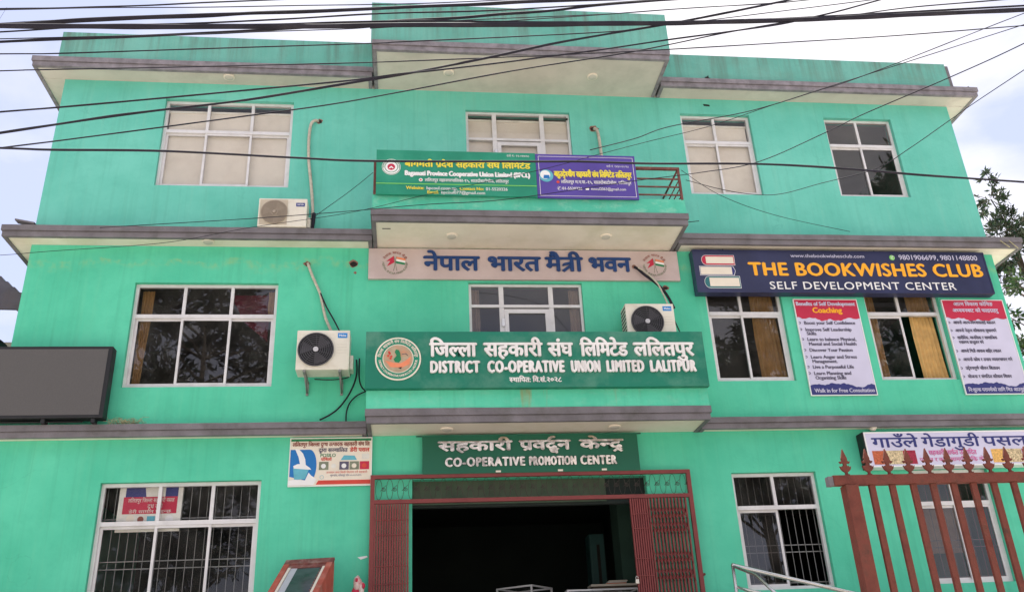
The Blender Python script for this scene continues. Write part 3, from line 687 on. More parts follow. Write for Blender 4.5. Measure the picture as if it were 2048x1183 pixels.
def window(h, cols, tz, glass='glass_dark', blind=None, y=.065, fw=.045, bars=None, open_cells=(), mid_w=.045, dark_side=True):
    x0, x1, z0, z1 = h; e = .002
    x0 += e; x1 -= e; z0 += e; z1 -= e; d = .05
    mb = MB()
    mb.box(x0, x0 + fw, y, y + d, z0, z1).box(x1 - fw, x1, y, y + d, z0, z1)
    mb.box(x0 + fw, x1 - fw, y, y + d, z1 - fw, z1).box(x0 + fw, x1 - fw, y, y + d, z0, z0 + fw)
    mb.box(x0 + fw, x1 - fw, y - .004, y + d, tz - .028, tz + .028)
    for c in cols: mb.box(c - mid_w / 2, c + mid_w / 2, y + .003, y + d - .002, tz + .028, z1 - fw)
    wn = mb.build('window', M['alu'], B)
    xs = [x0 + fw] + list(cols) + [x1 - fw]
    for i in range(len(xs) - 1):
        a = xs[i] + (mid_w / 2 if i else 0); b = xs[i + 1] - (mid_w / 2 if i < len(xs) - 2 else 0)
        t1, t2 = rnd.uniform(-.003, .003), rnd.uniform(-.002, .002)
        MB().face([(a, y + .024 + t1, tz + .028), (b, y + .024 - t1, tz + .028), (b, y + .024 - t1 + t2, z1 - fw), (a, y + .024 + t1 + t2, z1 - fw)]).build('pane', M[glass], wn)
        # sliding sash below the transom, alternate tracks
        if i in open_cells: continue
        yo = y + (.006 if i % 2 else .030); sw = .034
        a = xs[i] - (.018 if i else 0); b = xs[i + 1] + (.018 if i < len(xs) - 2 else 0); lo = z0 + fw; hi = tz - .028
        s_ = MB()
        s_.box(a, a + sw, yo, yo + .02, lo, hi).box(b - sw, b, yo, yo + .02, lo, hi).box(a + sw, b - sw, yo, yo + .02, hi - sw, hi).box(a + sw, b - sw, yo, yo + .02, lo, lo + sw)
        sh = s_.build('sash', M['alu'], wn)
        t1, t2 = rnd.uniform(-.004, .004), rnd.uniform(-.003, .003)
        MB().face([(a + sw, yo + .01 + t1, lo + sw), (b - sw, yo + .01 - t1, lo + sw), (b - sw, yo + .01 - t1 + t2, hi - sw), (a + sw, yo + .01 + t1 + t2, hi - sw)]).build('pane', M[glass], wn)
    if blind:
        mb = MB()
        for i in range(len(xs) - 1):
            mb.box(xs[i] + .01, xs[i + 1] - .01, .136, .140, z0 + .01, z1 - .17)
        mb.build('blind', M['blind'], wn)
        box_obj('blind_rail', M['white_case'], wn, x0 + .01, x1 - .01, .125, .155, z1 - .18, z1 - .14)
    if bars:
        mb = MB(); k = bars; yy = .17
        for i in range(k):
            x = x0 + .06 + (x1 - x0 - .12) * i / (k - 1); mb.box(x - .003, x + .003, yy, yy + .008, z0, z1)
        for z in (z0 + .1, z0 + (z1 - z0) * .32, z0 + (z1 - z0) * .38, z0 + (z1 - z0) * .72): mb.box(x0, x1, yy + .009, yy + .016, z - .006, z + .006)
        mb.build('security_grille', M['iron_thin'], wn)
    return wn

window(H3[0], (-3.14, -2.46), 10.03, 'glass', blind=True)
window(H3[2], (5.16,), 10.07, 'glass', blind=True)
window(H3[3], (7.72,), 10.07, 'glass_dark')
w = window(H2[0], (-3.17, -2.51), 6.87, 'glass_dark')
curtain(w, M['curtain'], -3.80, -3.63, 5.83, 7.33, .22, waves=4, flare=-.35)
curtain(w, M['curtain'], -2.02, -1.89, 6.9, 7.33, .22, waves=3)
MB().prism([(-2.60, 7.34), (-2.02, 7.34), (-2.02, 6.60), (-2.36, 6.90)], .36, .38).build('drape', M['maroon'], w)
w = window(H2[2], (5.10,), 6.93, 'glass_dark')
curtain(w, M['curtain'], 5.31, 5.68, 5.84, 7.33, .20, waves=6, flare=.12)
w = window(H2[3], (7.68,), 6.93, 'glass_dark', open_cells=(1,))
curtain(w, M['curtain'], 7.13, 7.36, 5.84, 7.33, .20, waves=4)
curtain(w, M['curtain'], 7.90, 8.28, 5.84, 7.33, .20, waves=6, flare=.1)
w = window(H1[0], (-3.19, -2.52), 3.97, 'glass', bars=19)
w = window(H1[2], (5.14,), 3.98, 'glass_dark', bars=12, open_cells=(1,))
w = window(H1[3], (7.80,), 3.98, 'glass_dark', bars=11)
curtain(w, M['curtain_pale'], 7.3, 8.2, 3.35, 4.0, .5, waves=5)

def door_window(h, c0, c1, tz, dz, blind, glass, cur):
    x0, x1, z0, z1 = h; y = .055; fw = .04
    x0 += .002; x1 -= .002; z1 -= .002; z0 += .002
    mb = MB().box(x0, x0 + fw, y, y + .05, z0, z1).box(x1 - fw, x1, y, y + .05, z0, z1).box(x0 + fw, x1 - fw, y, y + .05, z1 - fw, z1)
    mb.box(x0 + fw, x1 - fw, y - .003, y + .05, tz - .022, tz + .022)
    for c in (c0, c1):
        mb.box(c - .035, c + .035, y + .003, y + .047, tz + .022, z1 - fw); mb.box(c - .035, c + .035, y + .003, y + .047, z0, tz - .022)
    f = mb.build('door_frame', M['alu'], B)
    mb = MB().box(c0 + .037, c0 + .10, y - .006, y + .03, z0, dz).box(c1 - .10, c1 - .037, y - .006, y + .03, z0, dz)
    mb.box(c0 + .10, c1 - .10, y - .006, y + .03, dz - .065, dz).build('balcony_door', M['alu'], f)
    box_obj('hinge', M['steel_rail'], f, c0 - .005, c0 + .035, y - .02, y - .004, dz - .28, dz - .16)
    for a, b, lo, hi in ((x0 + fw, c0 - .035, tz + .022, z1 - fw), (c0 + .035, c1 - .035, tz + .022, z1 - fw), (c1 + .035, x1 - fw, tz + .022, z1 - fw),
                         (x0 + fw, c0 - .035, z0, tz - .022), (c1 + .035, x1 - fw, z0, tz - .022), (c0 + .10, c1 - .10, z0, dz - .065)):
        t = rnd.uniform(-.003, .003)
        MB().face([(a, y + .02 + t, lo), (b, y + .02 - t, lo), (b, y + .02 - t, hi), (a, y + .02 + t, hi)]).build('pane', M[glass], f)
    if blind:
        mb = MB()
        for a, b in ((x0 + .02, c0 - .01), (c0 + .01, c1 - .01), (c1 + .01, x1 - .02)): mb.box(a, b, .13, .134, z0, z1 - .13)
        mb.build('blind', M['blind'], f)
        box_obj('blind_rail', M['white_case'], f, x0 + .01, x1 - .01, .12, .15, z1 - .14, z1 - .10)
    for a, b in cur: curtain(f, M['curtain_pale'], a, b, z0, z1 - .05, .16, waves=3)
door_window(H3[1], 1.41, 2.20, 10.02, 9.97, True, 'glass', ())
door_window(H2[1], 1.40, 2.15, 7.04, 6.99, False, 'glass_dark', ((0.94, 1.08), (2.44, 2.60)))
# dusty sheet behind the gate's top panel
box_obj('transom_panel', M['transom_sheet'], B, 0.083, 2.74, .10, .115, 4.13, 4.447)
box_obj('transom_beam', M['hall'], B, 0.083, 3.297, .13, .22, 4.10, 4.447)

# soffit lamps
LAMPS = [(-2.83, -.18, C3, 'round ceiling lamp under the roof ledge above the left top window'),
         (0.65, -.47, C3, 'round ceiling lamp under the central roof block, left one'),
         (3.00, -.49, C3, 'round ceiling lamp under the central roof block, right one'),
         (0.65, -.42, C2, 'round ceiling lamp under the upper balcony, left one'),
         (2.96, -.46, C2, 'round ceiling lamp under the upper balcony, right one'),
         (-2.88, -.16, C2, 'round ceiling lamp under the ledge above the left middle window'),
         (0.54, -.30, C1, 'faint round ceiling lamp under the lower balcony, left one'),
         (2.85, -.32, C1, 'faint round ceiling lamp under the lower balcony, right one'),
         (6.72, -.10, C1, 'bulging white ceiling lamp at the left top corner of the white shop board')]
for x, y, z, lab in LAMPS:
    zz = z + .012
    t = thing('ceiling_lamp', (x, y, zz), lab, 'ceiling lamp', 'round lamps under the ledges')
    r = .085 if y < -.12 else .06
    mb = MB(); n = 24
    for (ra, rb, za, zb) in ((r, r, zz, zz - .018), (r, r * .8, zz - .018, zz - .022)):
        b = len(mb.v)
        for k in range(n): a = 2 * math.pi * k / n; mb.v.append((x + ra * math.cos(a), y + ra * math.sin(a), za))
        for k in range(n): a = 2 * math.pi * k / n; mb.v.append((x + rb * math.cos(a), y + rb * math.sin(a), zb))
        for k in range(n): mb.f.append((b + k, b + (k + 1) % n, b + n + (k + 1) % n, b + n + k)); mb.sm.append(False)
    mb.build('lamp_ring', M['soffit'], t)
    mb = MB(); b = 0; rr = r * .8
    for j in range(4):
        a2 = j / 4 * math.pi / 2
        for k in range(n): a = 2 * math.pi * k / n; mb.v.append((x + rr * math.cos(a2) * math.cos(a), y + rr * math.cos(a2) * math.sin(a), zz - .020 - (.035 if z == C1 and y > -.12 else .010) * math.sin(a2)))
    mb.v.append((x, y, zz - .020 - (.035 if z == C1 and y > -.12 else .010)))
    for j in range(3):
        for k in range(n): mb.f.append((j * n + k, j * n + (k + 1) % n, (j + 1) * n + (k + 1) % n, (j + 1) * n + k)); mb.sm.append(True)
    for k in range(n): mb.f.append((3 * n + k, 3 * n + (k + 1) % n, 4 * n)); mb.sm.append(True)
    mb.build('diffuser', M['cream'] if (z == C1 and y > -.12) else M['soffit_grey'], t)

# ------------------------------------------------------------------ signs
def sign(x0, x1, z0, z1, yf, d, mb_mat, label, cat='sign', frame=None, fw=.02, name='sign_board'):
    t = thing(name, ((x0 + x1) / 2, yf + d, z0), label, cat)
    box_obj('board', mb_mat, t, x0, x1, yf, yf + d, z0, z1)
    if frame:
        MB().box(x0 - .004, x0 + fw, yf - .006, yf + d, z0 - .004, z1 + .004).box(x1 - fw, x1 + .004, yf - .006, yf + d, z0 - .004, z1 + .004) \
            .box(x0 + fw, x1 - fw, yf - .006, yf + d, z1 - fw, z1 + .004).box(x0 + fw, x1 - fw, yf - .006, yf + d, z0 - .004, z0 + fw).build('frame', frame, t)
    return t
def circle(cx, cz, r, n=40): return [(cx + r * math.cos(2 * math.pi * k / n), cz + r * math.sin(2 * math.pi * k / n)) for k in range(n)]

# green banner on the upper balcony
t = sign(-0.45, 1.885, 8.34, 9.095, -.935, .03, M['vinyl_green'], 'green banner with yellow Nepali heading on the upper balcony railing, left of the violet one', 'banner')
y = -.94
patch(t, M['white'], circle(-.235, 8.80, .135), y, 'emblem')
em = MB().ring(-.235, 8.80, .088, .096, y - .002).ring(-.235, 8.80, .122, .128, y - .002).build('emblem_ring', M['green_print'], t)
patch(t, M['crimson'], circle(-.235, 8.80, .055, 14), y - .002, 'emblem_centre')
patch(t, M['white'], [(-.27, 8.78), (-.235, 8.815), (-.2, 8.78), (-.215, 8.77), (-.235, 8.79), (-.255, 8.77)], y - .004, 'emblem_mark')
arc_text(t, 'बागमती प्रदेश सहकारी संघ', -.235, 8.80, .103, .016, y - .003, M['green_print'], 90, 200)
text(t, 'बागमती प्रदेश सहकारी संघ लिमिटेड', -.04, 8.815, .092, y, M['yellow'], x1=1.80, bold=.07)
text(t, 'Bagamati Province Cooperative Union Limited (BPCL)', -.04, 8.665, .078, y, M['white'], x1=1.79, bold=.10)
text(t, 'ललितपुर महानगरपालिका-१५, सातदोबाटोचोक, ललितपुर', .25, 8.565, .045, y, M['white'], x1=1.47, bold=.03)
patch(t, M['white'], circle(.19, 8.59, .028, 16), y, 'pin_mark'); patch(t, M['red'], circle(.19, 8.59, .014, 12), y - .002, 'pin_mark')
patch(t, M['lime'], rect(-.448, 1.883, 8.515, 8.527), y, 'line')
text(t, 'Website:', -.02, 8.43, .05, y, M['yellow'], x1=.24, bold=.05)
text(t, 'bpcoul.coop.np.', .27, 8.43, .05, y, M['white'], x1=.72, bold=.02)
text(t, 'Contact No:', .75, 8.43, .05, y, M['yellow'], x1=1.10, bold=.05)
text(t, '01-5520326', 1.13, 8.43, .05, y, M['white'], x1=1.45, bold=.02)
text(t, 'Email:', .28, 8.362, .048, y, M['yellow'], x1=.45, bold=.05)
text(t, 'bpcoul077@gmail.com', .48, 8.362, .048, y, M['white'], x1=1.12, bold=.02)
text(t, 'दर्ता नं.: १४-०७७/७८', 1.46, 9.02, .032, y, M['white'], x1=1.80)

# violet banner
t = sign(1.889, 3.405, 8.335, 9.09, -.925, .03, M['violet'], 'violet banner with yellow Nepali lettering on the upper balcony railing, right of the green one', 'banner')
y = -.93
MB().box(1.93, 3.37, y, y + .001, 9.045, 9.051).box(1.93, 3.37, y, y + .001, 8.365, 8.371).box(1.93, 1.936, y, y + .001, 8.371, 9.045).box(3.364, 3.37, y, y + .001, 8.371, 9.045).build('border_line', M['white'], t)
patch(t, M['sky_blue'], circle(2.035, 8.71, .105), y, 'emblem'); patch(t, M['white'], circle(2.02, 8.725, .075, 24), y - .002, 'emblem_centre')
patch(t, M['royal'], [(1.99, 8.66), (2.08, 8.66), (2.08, 8.72), (2.0, 8.72)], y - .004, 'emblem_mark')
text(t, 'बहुउद्देश्यीय सहकारी संघ लिमिटेड ललितपुर', 2.155, 8.70, .088, y, M['yellow'], x1=3.325, bold=.07)
text(t, 'ललितपुर म.न.पा.-१५, सातदोबाटोचोक, ललितपुर', 2.25, 8.585, .048, y, M['white'], x1=3.31, bold=.03)
patch(t, M['red'], circle(2.205, 8.605, .024, 14), y, 'pin_mark')
text(t, '01-5520326', 2.26, 8.475, .045, y, M['white'], x1=2.56, bold=.03); text(t, '✆', 2.18, 8.47, .05, y, M['white'])
patch(t, M['white'], rect(2.61, 2.66, 8.475, 8.51), y, 'mail_mark')
text(t, 'mncul2063@gmail.com', 2.69, 8.475, .045, y, M['white'], x1=3.22, bold=.01)
text(t, 'दर्ता नं. १४४/०६२/६३', 2.96, 8.88, .03, y, M['white'], x1=3.30)

# friendship building board
t = sign(-.57, 4.165, 7.43, 7.935, -.05, .045, M['pink_board'], 'long dusty pink board with navy raised Nepali words and two flag emblems', 'sign')
y = -.052
def place_words(t, words, z, h, y, m, bold, depth):
    for wd, a, b in words:
        p, w = shape(wd); mb = MB(); emit(mb, p, (b - a) / w, h / HTOP, a, z, y, bold * h, depth); mb.build('word', m, t)
place_words(t, [('नेपाल', .25, 1.07), ('भारत', 1.20, 2.00), ('मैत्री', 2.09, 2.65), ('भवन', 2.75, 3.40)], 7.575, .225, y, M['navy_letter'], .055, .02)
for cx in (-.18, 3.79):
    cz = 7.69; e = MB()
    arc_text(t, 'नेपाल भारत मैत्री', cx, cz, .155, .034, y, M['brown_red'], 90, 135, bold=.04)
    arc_text(t, 'NEPAL INDIA FRIENDSHIP', cx, cz, .188, .032, y, M['olive'], -90, 190, top=False, bold=.03)
    patch(t, M['crimson'], [(cx - .02, cz + .12), (cx - .13, cz + .03), (cx - .07, cz + .035), (cx - .12, cz - .055), (cx - .01, cz + .01)], y, 'flag_mark')
    for k, mm_ in enumerate(('orange', 'white', 'green_print')):
        o = -.036 * k
        patch(t, M[mm_], [(cx + .02 - k * .004, cz + .105 + o), (cx + .155 - k * .004, cz + .075 + o), (cx + .155 - k * .004, cz + .042 + o), (cx + .02 - k * .004, cz + .071 + o)], y, 'flag_mark')
    MB().tube([(cx - .02, y, cz + .12), (cx + .03, y, cz - .13)], .003, 4).tube([(cx + .02, y, cz + .11), (cx - .02, y, cz - .13)], .003, 4).build('flag_pole_mark', M['olive'], t)
MB().disc(3.46, 7.66, .035, y - .004, y, 10).build('cable_hole', M['brick_dust'], t)

# big green district union board in front of the lower balcony
t = sign(-.545, 4.13, 5.49, 6.295, -.745, .09, M['sign_green'], 'large green board with raised white letters and round emblem across the lower balcony', 'sign')
y = -.747
place_words(t, [('जिल्ला', .31, .93), ('सहकारी', 1.04, 1.83), ('संघ', 1.92, 2.25), ('लिमिटेड', 2.37, 3.02), ('ललितपुर', 3.12, 3.96)], 5.93, .185, y, M['white_letter'], .06, .03)
def place_letters(t, words, z, h, y, m, bold, depth):
    for wd, a, b in words:
        ws = [shape(c)[1] for c in wd]; tot = sum(ws) + .09 * (len(wd) - 1); sx = (b - a) / tot; px = a
        for c, w_ in zip(wd, ws):
            mb = MB(); emit(mb, shape(c)[0], sx, h / CAPH, px, z, y, bold * h, depth); mb.build('letter', m, t); px += (w_ + .09) * sx
place_letters(t, [('DISTRICT', .31, .97), ('CO-OPERATIVE', 1.08, 2.12), ('UNION', 2.22, 2.62), ('LIMITED', 2.71, 3.23), ('LALITPUR', 3.32, 3.96)], 5.70, .155, y, M['white_letter'], .075, .03)
text(t, 'स्थापित: वि.सं.२०२८', 1.37, 5.565, .062, y, M['white_letter'], x1=2.08, bold=.07, depth=.004)
E_ = (-.115, 5.90)
MB().disc(*E_, .305, y - .012, y, 48).build('emblem_rim', M['cream'], t)
patch(t, M['vinyl_green'], circle(*E_, .285), y - .014, 'emblem_ring')
patch(t, M['cream'], circle(*E_, .205), y - .016, 'emblem_line')
patch(t, M['tan'], circle(*E_, .195), y - .018, 'emblem_centre')
patch(t, M['orange'], [(E_[0] - .17, E_[1] - .03), (E_[0] - .05, E_[1] - .06), (E_[0] + .03, E_[1] - .07), (E_[0] + .10, E_[1] - .03), (E_[0] + .17, E_[1] + .03), (E_[0] + .15, E_[1] - .08), (E_[0] + .05, E_[1] - .13), (E_[0] - .1, E_[1] - .12)], y - .020, 'emblem_mark')
patch(t, M['green_print'], [(E_[0] - .03, E_[1] + .13), (E_[0] + .01, E_[1] + .12), (E_[0] + .03, E_[1] + .07), (E_[0] + .04, E_[1] - .02), (E_[0] + .01, E_[1] - .06), (E_[0] - .04, E_[1] - .05), (E_[0] - .06, E_[1] - .01), (E_[0] - .02, E_[1] + .04), (E_[0] - .045, E_[1] + .09)], y - .022, 'emblem_map')
for dx, dz in ((-.11, .07), (-.13, .04), (-.09, .03), (-.12, .09), (-.10, .0)): patch(t, M['red'], circle(E_[0] + dx, E_[1] + dz, .016, 8), y - .022, 'emblem_flower')
patch(t, M['black'], [(E_[0] + .0, E_[1] - .13), (E_[0] + .05, E_[1] - .12), (E_[0] + .04, E_[1] - .15)], y - .022, 'emblem_mark')
MB().tube([(E_[0] + .05, y - .021, E_[1] + .06), (E_[0] + .1, y - .021, E_[1] + .07), (E_[0] + .13, y - .021, E_[1] + .04)], .004, 4).build('emblem_bird', M['grey_print'], t)
arc_text(t, 'जिल्ला सहकारी संघ लिमिटेड ललितपुर', E_[0], E_[1], .228, .036, y - .017, M['cream'], 90, 170, bold=.05)
arc_text(t, 'DISTRICT COOPERATIVE UNION LTD. LALITPUR', E_[0], E_[1], .258, .03, y - .017, M['cream'], -90, 170, top=False, bold=.05)

# navy shop board
t = sign(4.375, 9.205, 7.185, 7.905, -.165, .15, M['navy_sign'], 'long navy shop board with amber lettering and a stack of three drawn books', 'sign', M['navy_sign'], .018)
y = -.17
text(t, 'THE BOOKWISHES CLUB', 5.24, 7.475, .215, y, M['orange_yellow'], x1=9.10, bold=.06, spacing=.035)
text(t, 'SELF DEVELOPMENT CENTER', 5.52, 7.24, .125, y, M['white'], x1=8.58, bold=.015, spacing=.05)
text(t, 'www.thebookwishesclub.com', 5.95, 7.79, .058, y, M['poster_white'], x1=7.17, bold=.02)
text(t, '9801906699, 9801148800', 7.74, 7.765, .085, y, M['poster_white'], x1=9.08, bold=.02)
patch(t, M['lime'], circle(7.63, 7.80, .045, 20), y, 'phone_mark'); text(t, '✆', 7.598, 7.775, .055, y - .002, M['white'])
bx, bz = 4.47, 7.25
def book(x0, x1, z0, z1, cover, flip=False):
    n = 8; r = (z1 - z0) / 2; cz = (z0 + z1) / 2
    def shp(ins):
        if flip: return [(x0 + ins, z0 + ins), (x1 - .03 - ins, z0 + ins), (x1 - ins, cz), (x1 - .03 - ins, z1 - ins), (x0 + ins, z1 - ins)]
        return [(x1 - ins, z0 + ins), (x1 - ins, z1 - ins)] + [(x0 + r * .8 - (r - ins) * .8 * math.sin(math.pi * (k / n)), cz + (r - ins) * math.cos(math.pi * k / n)) for k in range(n + 1)]
    patch(t, M['white'], shp(0), y, 'book_outline'); patch(t, M[cover], shp(.007), y - .002, 'book_cover')
    i = .032
    pg = rect(x0 + (.012 if flip else r * .8), x1 - (.06 if flip else .02), z0 + (.03 if not flip else .016), z1 - (.03 if not flip else .016))
    patch(t, M['cream'], pg, y - .004, 'book_pages')
book(bx + .03, bx + .56, bz + .39, bz + .565, 'crimson')
book(bx - .02, bx + .55, bz + .215, bz + .375, 'navy_print', True)
book(bx + .03, bx + .60, bz + .0, bz + .205, 'teal')
MB().tube([(7.4, -.09, 7.905), (7.4, -.09, 7.958)], .01, 6).tube([(4.9, -.09, 7.905), (4.9, -.09, 7.958)], .01, 6).build('hanger', M['black'], t)

def torn(x0, x1, z0, z1, zb, up, seed):
    """ragged paint-edge band"""
    r = random.Random(seed); n = 34; pts = []
    for k in range(n + 1):
        u = k / n; x = x0 + (x1 - x0) * u; b = .022 * math.sin(7 * u + seed) + .016 * math.sin(23 * u + 2 * seed) + r.uniform(-.010, .010)
        pts.append((x, zb + b))
    return pts
# english poster
def poster(x0, x1, z0, z1, label, head, lines, foot, deva, seed):
    t = sign(x0, x1, z0, z1, -.03, .022, M['poster_white'], label, 'poster', M['white'], .008)
    y = -.033; w = x1 - x0
    zb = z1 - .33; e = torn(x0, x1, 0, 0, zb, True, seed); mb = MB()
    for k in range(len(e) - 1): mb.face([(e[k][0], y, e[k][1]), (e[k + 1][0], y, e[k + 1][1]), (e[k + 1][0], y, z1 - .008), (e[k][0], y, z1 - .008)])
    mb.build('header_band', M['crimson'], t)
    zb = z0 + .155; e = torn(x0, x1, 0, 0, zb, False, seed + 5); mb = MB()
    for k in range(len(e) - 1):
        bump = .055 * max(0, 1 - abs((e[k][0] - x0) / w - .52) * 9) ; bump2 = .055 * max(0, 1 - abs((e[k + 1][0] - x0) / w - .52) * 9)
        mb.face([(e[k][0], y, z0 + .008), (e[k + 1][0], y, z0 + .008), (e[k + 1][0], y, e[k + 1][1] + bump2), (e[k][0], y, e[k][1] + bump)])
    mb.build('footer_band', M['navy_print'], t)
    for s, xa, xb, z, h, mm_, bo in head: text(t, s, x0 + xa * w, z, h, y - .003, M[mm_], x1=x0 + xb * w, bold=bo)
    for s, xa, xb, z, h in lines:
        text(t, s, x0 + xa * w, z, h, y - .001, M['grey_print'], x1=x0 + xb * w, bold=.06)
    for s, xa, xb, z, h in lines:
        if xa < .105: 
            bxx = x0 + .035; MB().ring(bxx, z + h * .5, .010, .019, y - .003, n=10, a0=-2.2, a1=2.2).build('bullet', M['grey_print'], t)
    text(t, foot[0], x0 + foot[1] * w, z0 + .045, foot[3], y - .003, M['poster_white'], x1=x0 + foot[2] * w, bold=.04)
    return t
zt = 7.13
def L_(s, xa, xb, dz, h=.052): return (s, xa, xb, zt - dz, h)
poster(5.92, 6.95, 5.575, zt, 'lavender white English poster with crimson heading between the two right middle windows',
       [('Benefits of Self Development', .03, .96, zt - .105, .062, 'poster_white', .06), ('Coaching', .27, .73, zt - .225, .085, 'orange_yellow', .08)],
       [L_('Boost your Self Confidence', .10, .90, .42), L_('Improve Self Leadership', .10, .82, .53), L_('Skills', .11, .26, .595), L_('Learn to balance Physical,', .10, .86, .69), L_('Mental and Social Health', .11, .85, .765),
        L_('Discover Your Passion', .10, .77, .865), L_('Learn Anger and Stress', .10, .81, .975), L_('Management.', .11, .50, 1.045), L_('Live a Purposeful Life', .10, .73, 1.135), L_('Learn Planning and', .10, .67, 1.235), L_('Organizing Skills', .11, .58, 1.305)],
       ('Walk in for Free Consultation', .06, .97, .06), False, 1)
poster(8.36, 9.395, 5.57, zt, 'lavender white Nepali poster with crimson heading at the right edge of the facade',
       [('आत्म विकास कोचिङ', .18, .82, zt - .10, .055, 'poster_white', .05), ('अध्ययनबाट को फाइदाहरु', .14, .88, zt - .21, .055, 'poster_white', .05)],
       [L_('आफ्नो आत्म-विश्वासलाई बढाउन', .10, .78, .41, .045), L_('आफ्नो नेतृत्व कौशलमा सुधारगर्न', .10, .76, .545, .045), L_('शारीरिक, मानसिक र सामाजिक', .10, .74, .665, .045), L_('स्वास्थ्य सन्तुलन गर्न', .11, .50, .74, .045),
        L_('आफ्नो भित्री आवाज बाहिर ल्याउन', .10, .74, .885, .045), L_('आफ्नो क्रोध र तनाव व्यवस्थापन गर्न', .10, .88, 1.025, .045), L_('उद्देश्यपूर्ण जीवन बिताउन', .10, .64, 1.165, .045), L_('योजना र संगठित कौशल सिक्न', .10, .79, 1.30, .045)],
       ('निःशुल्क परामर्शको लागि भित्र आउनुहोस्', .05, .99, .05), True, 1)

# grain shop board (light box) bottom right
t = sign(6.50, 9.42, 4.455, 4.955, -.205, .18, M['poster_white'], 'white light-box shop board with navy Nepali heading above the iron fence spears', 'sign', M['white'], .014)
box_obj('box_side', M['black'], t, 6.478, 6.494, -.205, -.02, 4.45, 4.96)
y = -.208
place_words(t, [('गाउँले', 6.60, 7.29), ('गेडागुडी', 7.36, 8.24), ('पसल', 8.30, 8.98)], 4.735, .135, y, M['navy_print'], .05, 0.0)
for a, b, mm_ in ((6.57, 6.78, 'dal_orange'), (6.78, 7.03, 'dal_cream'), (7.03, 7.22, 'dal_red'), (8.38, 8.57, 'dal_yellow'), (8.58, 8.85, 'dal_cream'), (8.86, 9.1, 'dal_red')): patch(t, M[mm_], rect(a, b, 4.49, 4.685), y, 'grain_picture')
text(t, 'सहकारी मार्फत उत्पादित', 7.42, 4.615, .06, y, M['magenta'], x1=8.15, bold=.05)
text(t, 'पर्यटन र कृषि सामग्री बिक्रि केन्द्र', 7.26, 4.52, .05, y, M['magenta'], x1=8.32, bold=.03)

# promotion centre board above the gate
t = sign(.215, 3.20, 4.49, 5.015, -.13, .06, M['vinyl_green2'], 'dark green board with mirror steel letters directly above the entrance gate', 'sign')
y = -.132
place_words(t, [('सहकारी', .43, 1.43), ('प्रवर्द्धन', 1.54, 2.24), ('केन्द्र', 2.38, 2.98)], 4.80, .125, y, M['mirror_letter'], .10, .02)
place_letters(t, [('CO-OPERATIVE', .52, 1.60), ('PROMOTION', 1.66, 2.31), ('CENTER', 2.37, 2.87)], 4.585, .115, y, M['mirror_letter'], .08, .02)
for x in (1.20, 2.05, 2.66): patch(t, M['cream'], rect(x, x + .07, 4.50, 4.525), y, 'clip')
MB().box(.13, 3.27, -.09, -.075, 5.018, 5.030).build('hanger_bar', M['black'], t)

# dairy poster
t = sign(-1.55, -.465, 4.385, 5.035, -.03, .022, M['cream'], 'dairy poster with milk pouring into a cup, left of the entrance gate', 'poster', M['white'], .006)
y = -.033; x0, z0 = -1.55, 4.385; Wd, Hd = 1.085, .65
P = lambda u, v: (x0 + u * Wd, z0 + v * Hd)
patch(t, M['green_print'], [P(.01, .935), P(.99, .935), P(.99, .985), P(.01, .985)], y, 'green_strip')
arc = [P(.01, .76)] + [P(.24 + .09 * math.cos(a), .42 + .34 * math.sin(a)) for a in [math.pi / 2 - math.pi * k / 14 * .95 for k in range(15)]] + [P(.20, .12), P(.01, .2)]
patch(t, M['royal'], arc, y, 'blue_shape')
patch(t, M['white'], [P(.06, .78), P(.11, .77), P(.16, .68), P(.19, .56), P(.20, .44), P(.25, .38), P(.27, .34), P(.06, .36), P(.05, .42), P(.10, .46), P(.13, .46), P(.11, .60)], y - .002, 'milk_print')
patch(t, M['sky_blue'], [P(.05, .37), P(.24, .34), P(.20, .15), P(.07, .13)], y - .003, 'cup_print')
patch(t, M['white'], [P(.0, .12), P(.08, .14), P(.2, .12), P(.24, .28), P(.27, .22), P(.34, .14), P(.30, .02), P(.0, .02)], y - .004, 'milk_print')
text(t, 'ललितपुर जिल्ला दुग्ध उत्पादक सहकारी संघ लि', x0 + .03 * Wd, z0 + .83 * Hd, .048, y, M['brown_red'], x1=x0 + .97 * Wd, bold=.06)
text(t, 'द्वारा सञ्चालित', x0 + .35 * Wd, z0 + .705 * Hd, .048, y, M['grey_print'], x1=x0 + .70 * Wd, bold=.06)
text(t, 'डेरी पसल', x0 + .73 * Wd, z0 + .705 * Hd, .048, y, M['red'], x1=x0 + .97 * Wd, bold=.07)
text(t, 'POSILO', x0 + .37 * Wd, z0 + .60 * Hd, .045, y, M['green_print'], x1=x0 + .56 * Wd, bold=.03)
text(t, 'पोषिलो', x0 + .38 * Wd, z0 + .52 * Hd, .036, y, M['red'], x1=x0 + .51 * Wd, bold=.05)
patch(t, M['sky_blue'], [P(.62, .53), P(.66, .63), P(.79, .62), P(.82, .53)], y, 'packet_print')
patch(t, M['paper'], [P(.88, .55), P(.97, .55), P(.97, .66), P(.88, .66)], y, 'milk_can_print')
for k, (mm_, m2) in enumerate((('olive', 'white'), ('cream', 'paper'), ('grey_print', 'white'), ('olive', 'cream'), ('crimson', 'red'))):
    a = .36 + .124 * k; patch(t, M[mm_], [P(a, .33), P(a + .115, .33), P(a + .115, .50), P(a, .50)], y, 'food_picture'); patch(t, M[m2], circle(*P(a + .055, .41), .032, 16), y - .002, 'food_picture')
text(t, 'उत्पादन तथा बिक्री वितरण गर्ने सहकारी', x0 + .45 * Wd, z0 + .255 * Hd, .025, y, M['red'], x1=x0 + .95 * Wd)
